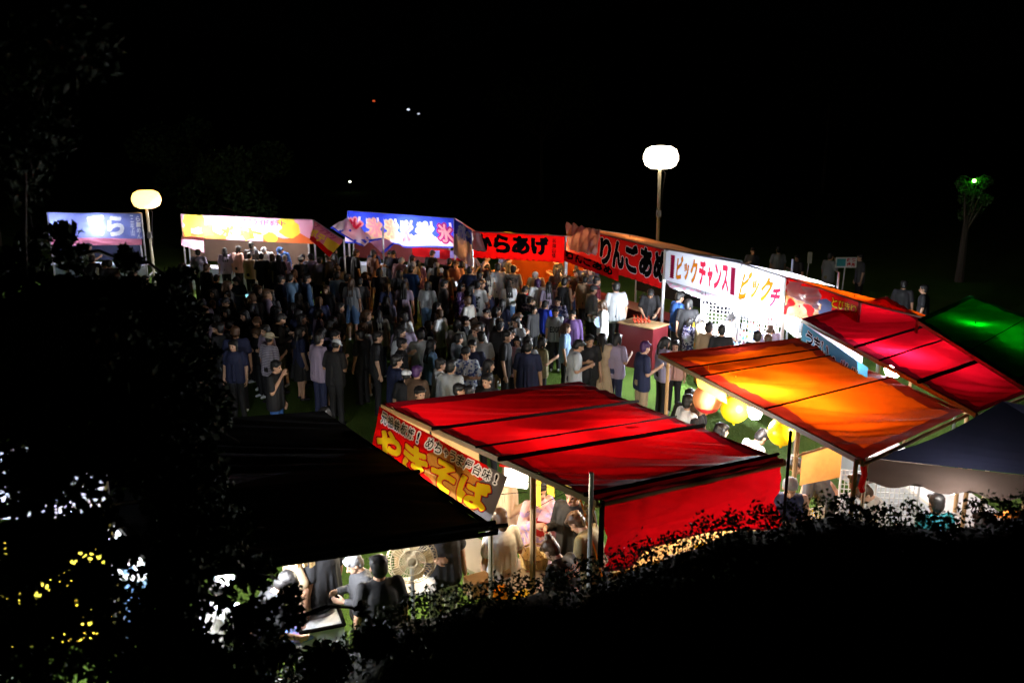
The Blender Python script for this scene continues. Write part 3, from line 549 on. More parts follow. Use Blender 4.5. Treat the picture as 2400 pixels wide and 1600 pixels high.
def solid(name, mb, vox, ratio=.3, cuts=(), smooth=3):
    """fuse overlapping shapes into one continuous surface"""
    me = bpy.data.meshes.new(name+'_raw'); me.from_pydata([tuple(v) for v in mb.v], [], mb.f)
    o = bpy.data.objects.new('tmp', me); COL.objects.link(o)
    m = o.modifiers.new('r', 'REMESH'); m.mode = 'VOXEL'; m.voxel_size = vox
    if smooth: s_ = o.modifiers.new('s', 'SMOOTH'); s_.iterations = smooth; s_.factor = .5
    if ratio < 1: d_ = o.modifiers.new('d', 'DECIMATE'); d_.ratio = ratio
    bpy.context.view_layer.update()
    r = bpy.data.meshes.new_from_object(o.evaluated_get(bpy.context.evaluated_depsgraph_get())); r.name = name
    bpy.data.objects.remove(o); bpy.data.meshes.remove(me)
    for co, no in cuts:
        bm = bmesh.new(); bm.from_mesh(r); bmesh.ops.bisect_plane(bm, geom=bm.verts[:]+bm.edges[:]+bm.faces[:], plane_co=co, plane_no=no, clear_outer=True); bm.to_mesh(r); bm.free()
    r.shade_smooth(); return r
def ell_(mb, c, r, M=None): return mb.ell(c, r, 14, 10, M=M)
# pose: lean (deg), head pitch, arms L/R as (elbow, wrist) offsets from shoulder, legs (knee, ankle) L/R in absolute coords
AR = (( .055,0,-.27), ( .07,.06,-.52)); AL = ((-.055,0,-.27), (-.07,.06,-.52))
PH = ((.06,-.01,-.27), (-.04,.24,-.20)); PHL = ((-.06,-.01,-.27), (.04,.24,-.20))
LG = ((.085,.0,.48), (.10,-.02,.07)); LGL = ((-.085,.0,.48), (-.10,-.02,.07))
POSES = dict(
 stand=(2, 4, AL, AR, LGL, LG),
 walk=(3, 2, ((-.05,-.08,-.26), (-.06,-.06,-.5)), ((.05,.06,-.26), (.06,.2,-.46)), ((-.08,.16,.5), (-.09,.12,.08)), ((.08,-.04,.48), (.09,-.28,.12))),
 phone=(2, 28, PHL, PH, LGL, LG),
 hold=(2, 10, AL, ((.07,-.01,-.27), (.02,.25,-.16)), LGL, LG),
 mouth=(2, 8, AL, ((.09,.06,-.24), (-.10,.17,.04)), LGL, LG),
 cross=(2, 6, ((-.07,.02,-.27), (.14,.17,-.24)), ((.07,.02,-.27), (-.14,.19,-.22)), LGL, LG),
 wave=(2, -2, AL, ((.17,.06,-.16), (.22,.16,.10)), LGL, LG),
 hip=(2, 3, ((-.16,-.03,-.22), (-.03,.05,-.38)), AR, LGL, LG),
 bend=(48, 20, ((-.04,.12,-.26), (-.02,.26,-.46)), ((.04,.12,-.26), (.02,.26,-.46)), LGL, LG),
 cook=(22, 30, ((-.07,.08,-.25), (.02,.32,-.28)), ((.07,.08,-.25), (-.02,.32,-.30)), LGL, LG),
 reach=(38, 35, ((-.10,.10,-.23), (-.36,.26,-.30)), ((.06,.10,-.25), (.02,.30,-.34)), LGL, LG),
 sit=(8, 10, ((-.06,.05,-.26), (-.03,.27,-.30)), ((.06,.05,-.26), (.03,.27,-.30)), ((-.13,.42,.50), (-.13,.40,.07)), ((.13,.42,.50), (.13,.40,.07))),
)
class Fig:
    def __init__(s, pose):
        ln, hp, al, ar, ll, lr = POSES[pose]; s.pose = pose
        hip = V3((0,0,.50+.08)) if pose == 'sit' else V3((0,0,.93)); s.hip = hip
        s.T = Matrix.Translation(hip+V3((0,-.10*math.sin(R(ln)),0))) @ Matrix.Rotation(R(-ln), 4, 'X') @ Matrix.Translation(-V3((0,0,.93)))
        s.neck = s.T @ V3((0,-.005,1.44)); s.HM = s.T @ Matrix.Translation((0,.003,1.43)) @ Matrix.Rotation(R(-hp), 4, 'X') @ Matrix.Translation((0,.005,-1.46))
        s.sh = [s.T @ V3((-.165,-.01,1.385)), s.T @ V3((.165,-.01,1.385))]
        R3 = s.T.to_3x3() if ln < 30 else Matrix.Rotation(R(-ln*.45), 3, 'X')
        s.arm = []
        for k, a in ((0, al), (1, ar)): s.arm.append((s.sh[k], s.sh[k]+R3 @ V3(a[0]), s.sh[k]+R3 @ V3(a[1])))
        s.leg = []
        for k, l in ((0, ll), (1, lr)): s.leg.append((hip+V3((-.085 if k == 0 else .085, 0, -.02)), V3(l[0]), V3(l[1])))
    def up(s, v): return s.T @ V3(v)
    def hd(s, v): return s.HM @ V3(v)
FIG = {}; MESHC = {}
def fig(p):
    if p not in FIG: FIG[p] = Fig(p)
    return FIG[p]
def body_mesh(pose, fine=False):
    k = ('body', pose, fine)
    if k in MESHC: return MESHC[k]
    f = fig(pose); mb = MB(); T3 = f.T.to_3x3(); H3 = f.HM.to_3x3()
    ell_(mb, f.up((0,0,1.27)), (.155,.10,.19), T3); ell_(mb, f.up((0,0,1.08)), (.125,.09,.17), T3); ell_(mb, f.hip+V3((0,-.01,.01)), (.155,.115,.13)); caps(mb, f.hip, f.up((0,0,1.1)), .12, .11)
    caps(mb, f.up((-.12,-.01,1.38)), f.up((.12,-.01,1.38)), .058, .058)
    caps(mb, f.up((0,-.01,1.40)), f.hd((0,-.005,1.50)), .060, .052)
    ell_(mb, f.hd((0,-.012,1.605)), (.073,.092,.088), H3); ell_(mb, f.hd((0,.028,1.545)), (.055,.058,.070), H3); caps(mb, f.hd((0,.082,1.585)), f.hd((0,.100,1.555)), .008, .013)
    caps(mb, f.hd((0,.074,1.507)), f.hd((0,.078,1.507)), .012, .012)
    for x in (-1, 1): ell_(mb, f.hd((.074*x,-.005,1.575)), (.010,.02,.03), H3)
    for k2, (s0, e, w_) in enumerate(f.arm):
        sx = -1 if k2 == 0 else 1
        caps(mb, s0, e, .050, .040); caps(mb, e, w_, .040, .026); d = (w_-e).normalized()
        lat = d.cross(V3((sx,0,0))); lat = lat.normalized() if lat.length > .1 else V3((0,1,0)); nrm = lat.cross(d).normalized()
        if nrm.x*sx > 0: nrm = -nrm
        pm = w_+d*.05; M = Matrix((lat, nrm, d)).transposed(); ell_(mb, pm, (.038,.018,.055), M)
        for i, L in enumerate((.062,.072,.068,.052)):
            b = w_+d*.085+lat*(.027-.018*i); m_ = b+d*L*.5+nrm*.010; t = m_+d*L*.35+nrm*L*.45; caps(mb, b-d*.02, m_, .0095, .009, 6); caps(mb, m_, t, .009, .0075, 6)
        tb = w_+d*.03+lat*.03; caps(mb, tb, tb+d*.035+lat*.025+nrm*.012, .012, .010, 6); caps(mb, tb+d*.035+lat*.025+nrm*.012, tb+d*.062+lat*.028+nrm*.03, .010, .008, 6)
    for h_, kn, an in f.leg:
        caps(mb, h_, kn, .082, .055); caps(mb, kn, an, .054, .038); caps(mb, kn+(an-kn)*.25+V3((0,-.015,0)), kn+(an-kn)*.4+V3((0,-.01,0)), .048, .045); caps(mb, an+V3((0,-.03,-.025)), an+V3((0,.13,-.035)), .036, .030)
    me = solid('body', mb, .0075 if fine else .0095, .22 if fine else .13)
    ey = [f.hd((sx*.030,.072,1.588)) for sx in (-1, 1)]; br = [f.hd((sx*.032,.078,1.607)) for sx in (-1, 1)]; mo = f.hd((0,.083,1.527))
    for p in me.polygons:
        c = p.center; mi = 0
        if min((c-e).length for e in ey) < .013: mi = 1
        elif fine and min((c-e).length for e in br) < .012: mi = 1
        elif (c-mo).length < .016: mi = 3
        elif c.z < .075: mi = 2
        p.material_index = mi
    MESHC[k] = me; return me
def hair_mesh(pose, kind):
    k = ('hair', pose, kind)
    if k in MESHC: return MESHC[k]
    f = fig(pose); mb = MB(); H3 = f.HM.to_3x3(); hd = f.hd
    if kind in ('cap', 'hat', 'towel', 'bald'): ell_(mb, hd((0,-.03,1.595)), (.080,.085,.075), H3)
    else:
        ell_(mb, hd((0,-.022,1.625)), (.086,.096,.086), H3); ell_(mb, hd((0,-.045,1.575)), (.078,.065,.085), H3); caps(mb, hd((-.045,.055,1.655)), hd((.045,.055,1.655)), .026, .026)
        for i in range(9): a = i*.7; caps(mb, hd((.05*math.cos(a),-.02+.055*math.sin(a),1.665)), hd((.072*math.cos(a+.3),-.02+.08*math.sin(a+.3),1.645+.02*(i % 2))), .028, .018, 7)
    if kind in ('bob', 'long', 'tail'):
        for x in (-1, 1): caps(mb, hd((.068*x,-.01,1.61)), hd((.074*x,.005,1.49)), .030, .022)
        caps(mb, hd((0,-.06,1.6)), hd((0,-.065,1.49)), .07, .055)
    if kind == 'long':
        for x in (-.05, 0, .05): caps(mb, hd((x,-.07,1.5)), f.up((x*1.3,-.12,1.22)), .042, .028)
        for x in (-1, 1): caps(mb, hd((.07*x,-.0,1.5)), f.up((.09*x,.02,1.30)), .026, .014)
    if kind == 'tail': caps(mb, hd((0,-.115,1.62)), hd((0,-.15,1.5)), .03, .03); caps(mb, hd((0,-.15,1.5)), f.up((0,-.14,1.33)), .032, .014)
    if kind == 'bun': ell_(mb, hd((0,-.085,1.70)), (.042,.042,.038), H3); caps(mb, hd((0,-.10,1.69)), hd((.03,-.10,1.72)), .025, .02); caps(mb, hd((.07,-.01,1.58)), hd((.078,.02,1.46)), .009, .005, 6); caps(mb, hd((-.07,-.01,1.58)), hd((-.078,.02,1.46)), .009, .005, 6)
    MESHC[k] = solid('hair', mb, .009, .35, smooth=1); return MESHC[k]
def hat_mesh(pose, kind):
    k = ('hat', pose, kind)
    if k in MESHC: return MESHC[k]
    f = fig(pose); mb = MB(); H3 = f.HM.to_3x3(); hd = f.hd
    if kind == 'cap': ell_(mb, hd((0,-.012,1.645)), (.092,.104,.068), H3); ell_(mb, hd((0,.10,1.640)), (.07,.075,.010), H3)
    elif kind == 'hat': ell_(mb, hd((0,-.02,1.66)), (.098,.108,.085), H3); ell_(mb, hd((0,-.02,1.645)), (.19,.20,.012), H3)
    else: ell_(mb, hd((0,-.015,1.635)), (.092,.102,.075), H3); caps(mb, hd((0,-.10,1.60)), hd((0,-.12,1.52)), .03, .02)
    MESHC[k] = solid(kind, mb, .008, .4, smooth=1); return MESHC[k]
def top_mesh(pose, kind):
    k = ('top', pose, kind)
    if k in MESHC: return MESHC[k]
    f = fig(pose); mb = MB(); T3 = f.T.to_3x3(); hz = .80 if kind != 'crop' else .93; big = kind in ('tee', 'long', 'cardigan')
    w_ = .022 if big else .012
    ell_(mb, f.up((0,-.005,1.27)), (.165+w_,.112+w_,.19), T3); caps(mb, f.up((-.125,-.012,1.372)), f.up((.125,-.012,1.372)), .068, .068)
    low = f.hip+V3((0,0,.0)) if kind != 'crop' else f.up((0,0,1.0))
    for x in (-.07, 0, .07): caps(mb, f.up((x,-.005,1.25)), low+V3((x*1.25,-.005,-.08 if kind != 'crop' else 0)), .095+w_, .10+w_*1.3)
    rr = random.Random(len(MESHC))
    for i in range(5): # cloth creases
        a = rr.uniform(0, 6.28); x, y = (.15+w_)*math.cos(a), (.10+w_)*math.sin(a); caps(mb, f.up((x*.8,y,1.22+rr.uniform(-.05,.1))), low+V3((x*1.1+rr.uniform(-.03,.03), y*1.15, -.08)), .014, .020, 6)
    if kind != 'tank':
        for s0, e, wr in f.arm:
            if kind in ('tee', 'crop'): q = s0.lerp(e, .72); caps(mb, s0, q, .064, .070)
            else: caps(mb, s0, e, .062, .056); caps(mb, e, e.lerp(wr, .93), .056, .044)
    cz = f.hip.z-.13 if kind != 'crop' else None
    cuts = [(f.hip+V3((0,0,-.14)), V3((0,0,-1)))] if kind != 'crop' else [(f.up((0,0,.97)), f.T.to_3x3() @ V3((0,0,-1)))]
    if kind in ('tee', 'crop'): cuts += [(s0.lerp(e, .74), (e-s0).normalized()) for s0, e, wr in f.arm if pose in ('stand','hip','walk') and False]
    MESHC[k] = solid('shirt', mb, .012, .35, cuts, smooth=2); return MESHC[k]
def dress_mesh(pose, kind):
    k = ('dress', pose, kind)
    if k in MESHC: return MESHC[k]
    f = fig(pose); mb = MB(); T3 = f.T.to_3x3(); yz = kind == 'yukata'
    ell_(mb, f.up((0,-.005,1.27)), (.17,.118,.19), T3); caps(mb, f.up((-.125,-.012,1.372)), f.up((.125,-.012,1.372)), .066, .066); caps(mb, f.up((0,0,1.2)), f.hip, .13, .145)
    zb = .14 if yz else .42
    for x in (-.05, .05):
        for y in (-.03, .03): caps(mb, f.hip+V3((x,y,.02)), V3((x*(1.3 if yz else 2.3), y*(1.3 if yz else 2.6)+f.hip.y, zb)), .115, .12 if yz else .13)
    for i in range(10):
        a = i*.63+.2; x, y = math.cos(a), math.sin(a); caps(mb, f.hip+V3((.14*x,.11*y,0)), V3((x*(.19 if yz else .25), y*(.15 if yz else .21), zb)), .012, .022, 6)
    for s0, e, wr in f.arm:
        if yz:
            caps(mb, s0, e, .066, .070); caps(mb, e, e.lerp(wr,.7), .072, .070)
            for t in (.2,.45,.7): p = e.lerp(wr, t); caps(mb, p, p+V3((0,-.02,-.24)), .045, .038)
        else: caps(mb, s0, s0.lerp(e,.65), .06, .064)
    MESHC[k] = solid(kind, mb, .012, .35, [(V3((0,0,zb)), V3((0,0,-1)))], smooth=2); return MESHC[k]
def bot_mesh(pose, kind):
    k = ('bot', pose, kind)
    if k in MESHC: return MESHC[k]
    f = fig(pose); mb = MB(); cuts = []
    ell_(mb, f.hip+V3((0,-.01,.0)), (.168,.128,.13))
    if kind == 'skirt':
        for x in (-.06, .06):
            for y in (-.04, .04): caps(mb, f.hip+V3((x,y,0)), V3((x*2.2,y*2.2,.5)), .11, .12)
        cuts = [(V3((0,0,.5)), V3((0,0,-1)))]
    else:
        for h_, kn, an in f.leg:
            if kind == 'shorts': caps(mb, h_, kn.lerp(h_,.12), .098, .085)
            else: caps(mb, h_, kn, .096, .068); caps(mb, kn, an+V3((0,0,.0)), .068, .056)
    MESHC[k] = solid(kind, mb, .012, .3, cuts, smooth=2); return MESHC[k]
SKINS = [mat('skin_%d' % i, c, .55, noise_s=30, noise_a=.08, spec=.35) for i, c in enumerate(((.50,.28,.18), (.56,.33,.22), (.42,.23,.14)))]
EYE = mat('eye_dark', (.02,.012,.01), .3); LIP = mat('lips', (.38,.13,.11), .5)
HAIRM = dict(black=mat('hair_black', PAL['hairblack'], .5, noise_s=80, noise_a=.4), brown=mat('hair_brown', PAL['hairbrown'], .45, noise_s=80, noise_a=.4), grey=mat('hair_grey', PAL['hairgrey'], .6, noise_s=80, noise_a=.3), purple=mat('hair_purple', PAL['hairpurple'], .5, noise_s=80, noise_a=.4))
def pattern(key, c1, c2, sc_=14, thr=.52, kind='noise'):
    if key in MC: return MC[key]
    m = mat(key, c1, .8); n = m.node_tree; b = n.nodes['Principled BSDF']; tc = n.nodes.new('ShaderNodeTexCoord')
    t = n.nodes.new('ShaderNodeTexVoronoi' if kind == 'dots' else ('ShaderNodeTexWave' if kind == 'stripe' else 'ShaderNodeTexNoise')); t.inputs['Scale'].default_value = sc_
    if kind == 'stripe': t.bands_direction = 'Z'
    n.links.new(tc.outputs['Object'], t.inputs['Vector']); r = n.nodes.new('ShaderNodeValToRGB'); r.color_ramp.interpolation = 'CONSTANT'
    r.color_ramp.elements[0].color = (*c1,1); r.color_ramp.elements[1].color = (*c2,1); r.color_ramp.elements[1].position = thr
    n.links.new(t.outputs[0], r.inputs[0]); n.links.new(r.outputs[0], b.inputs['Base Color']); return m
PATT = dict(floral=lambda: pattern('floral_navy', (.03,.03,.10), (.45,.42,.6), 16, .55), floralpink=lambda: pattern('floral_pink', (.62,.36,.38), (.35,.25,.5), 12, .56), floralpurple=lambda: pattern('floral_purple', (.06,.03,.12), (.5,.35,.6), 15, .54),
   striped=lambda: pattern('striped_white', (.5,.48,.55), (.15,.12,.2), 9, .5, 'stripe'), printed=lambda: pattern('blue_print_tee', (.06,.09,.25), (.5,.53,.6), 18, .47))
def cm(name): return PATT[name]() if name in PATT else pal(name)
def setmats(o, ms):
    for i, m in enumerate(ms): o.material_slots[i].link = 'OBJECT'; o.material_slots[i].material = m
BASE = mat('base_white', (.5,.5,.5))
PN = [0]
def person(P, h, face, pose, hair, top, bottom, label, group=None, fine=False, tilt=0, skin=None):
    """hair 'kind:colour', top 'kind:colour', bottom 'kind:colour'; face = degrees, 0 looks away from the camera, 90 left, 180 towards it"""
    PN[0] += 1; i = PN[0]
    me = body_mesh(pose, fine)
    if not me.materials: [me.materials.append(BASE) for _ in range(4)]
    o = bpy.data.objects.new('person', me); COL.objects.link(o); o.location = P; s_ = h/1.70; o.scale = (s_*(1+.05*math.sin(i*7)), s_*(1+.05*math.sin(i*7)), s_)
    o.rotation_euler = (0, R(tilt), R(face)); tag(o, label, 'person', group)
    tc_ = bottom.split(':')[1] if bottom else 'black'
    sk_ = SKINS[i % 3]; setmats(o, (sk_, EYE, pal('white' if i % 3 == 0 else 'black'), LIP))
    def child(name, m, matl):
        if not m.materials: m.materials.append(BASE)
        c = bpy.data.objects.new(name, m); COL.objects.link(c); c.parent = o; setmats(c, (matl,)); return c
    hk, hc = hair.split(':')
    hatc = None
    if hk in ('cap', 'hat', 'towel'): hatc = hc; child(hk if hk != 'towel' else 'head_towel', hat_mesh(pose, hk), cm(hc)); hc = 'black'
    child('hair', hair_mesh(pose, hk), HAIRM.get(hc, HAIRM['black']))
    tk, tcol = top.split(':')
    if tk in ('dress', 'yukata'):
        child(tk, dress_mesh(pose, tk), cm(tcol))
        if tk == 'yukata' and bottom:
            f = fig(pose); mb = MB(); c0, c1 = f.up((0,-.005,1.03)), f.up((0,-.005,1.17)); k = ('obi', pose)
            if k not in MESHC:
                MESHC[k] = solid('obi', ell_(caps(MB(), c0, c1, .155, .152, 14), f.up((0,-.16,1.12)), (.10,.05,.08)), .012, .3)
            child('obi', MESHC[k], cm(bottom.split(':')[1]))
    else:
        child('shirt', top_mesh(pose, tk), cm(tcol)); bk_, bc = bottom.split(':'); child({'trousers':'trousers','shorts':'shorts','skirt':'skirt'}[bk_], bot_mesh(pose, bk_), cm(bc))
    return o
def person_px(px, py, h, *a, **k):
    P = at(px, py+2, h*1.0); return person(V3((P.x, P.y, 0)), h, *a, **k)
def back_print(o, text, w_, z0, z1, m, front=False, fat=.02):
    """printed letters on a shirt"""
    f = fig('stand'); sg = 1 if front else -1
    y = .150*sg
    class Q: pass
    q = Q(); q.P = lambda u, v, off=0: V3(((u-.5)*w_*(-sg), y*(1-.25*((u-.5)*2*w_/.36)**2)+sg*off*.2, z0+(z1-z0)*v))
    c = lettering('shirt_lettering', q, text, 0, 1, 0, 1, m, None, (fat,), off=.02); c.parent = o; return c
GRP = {}
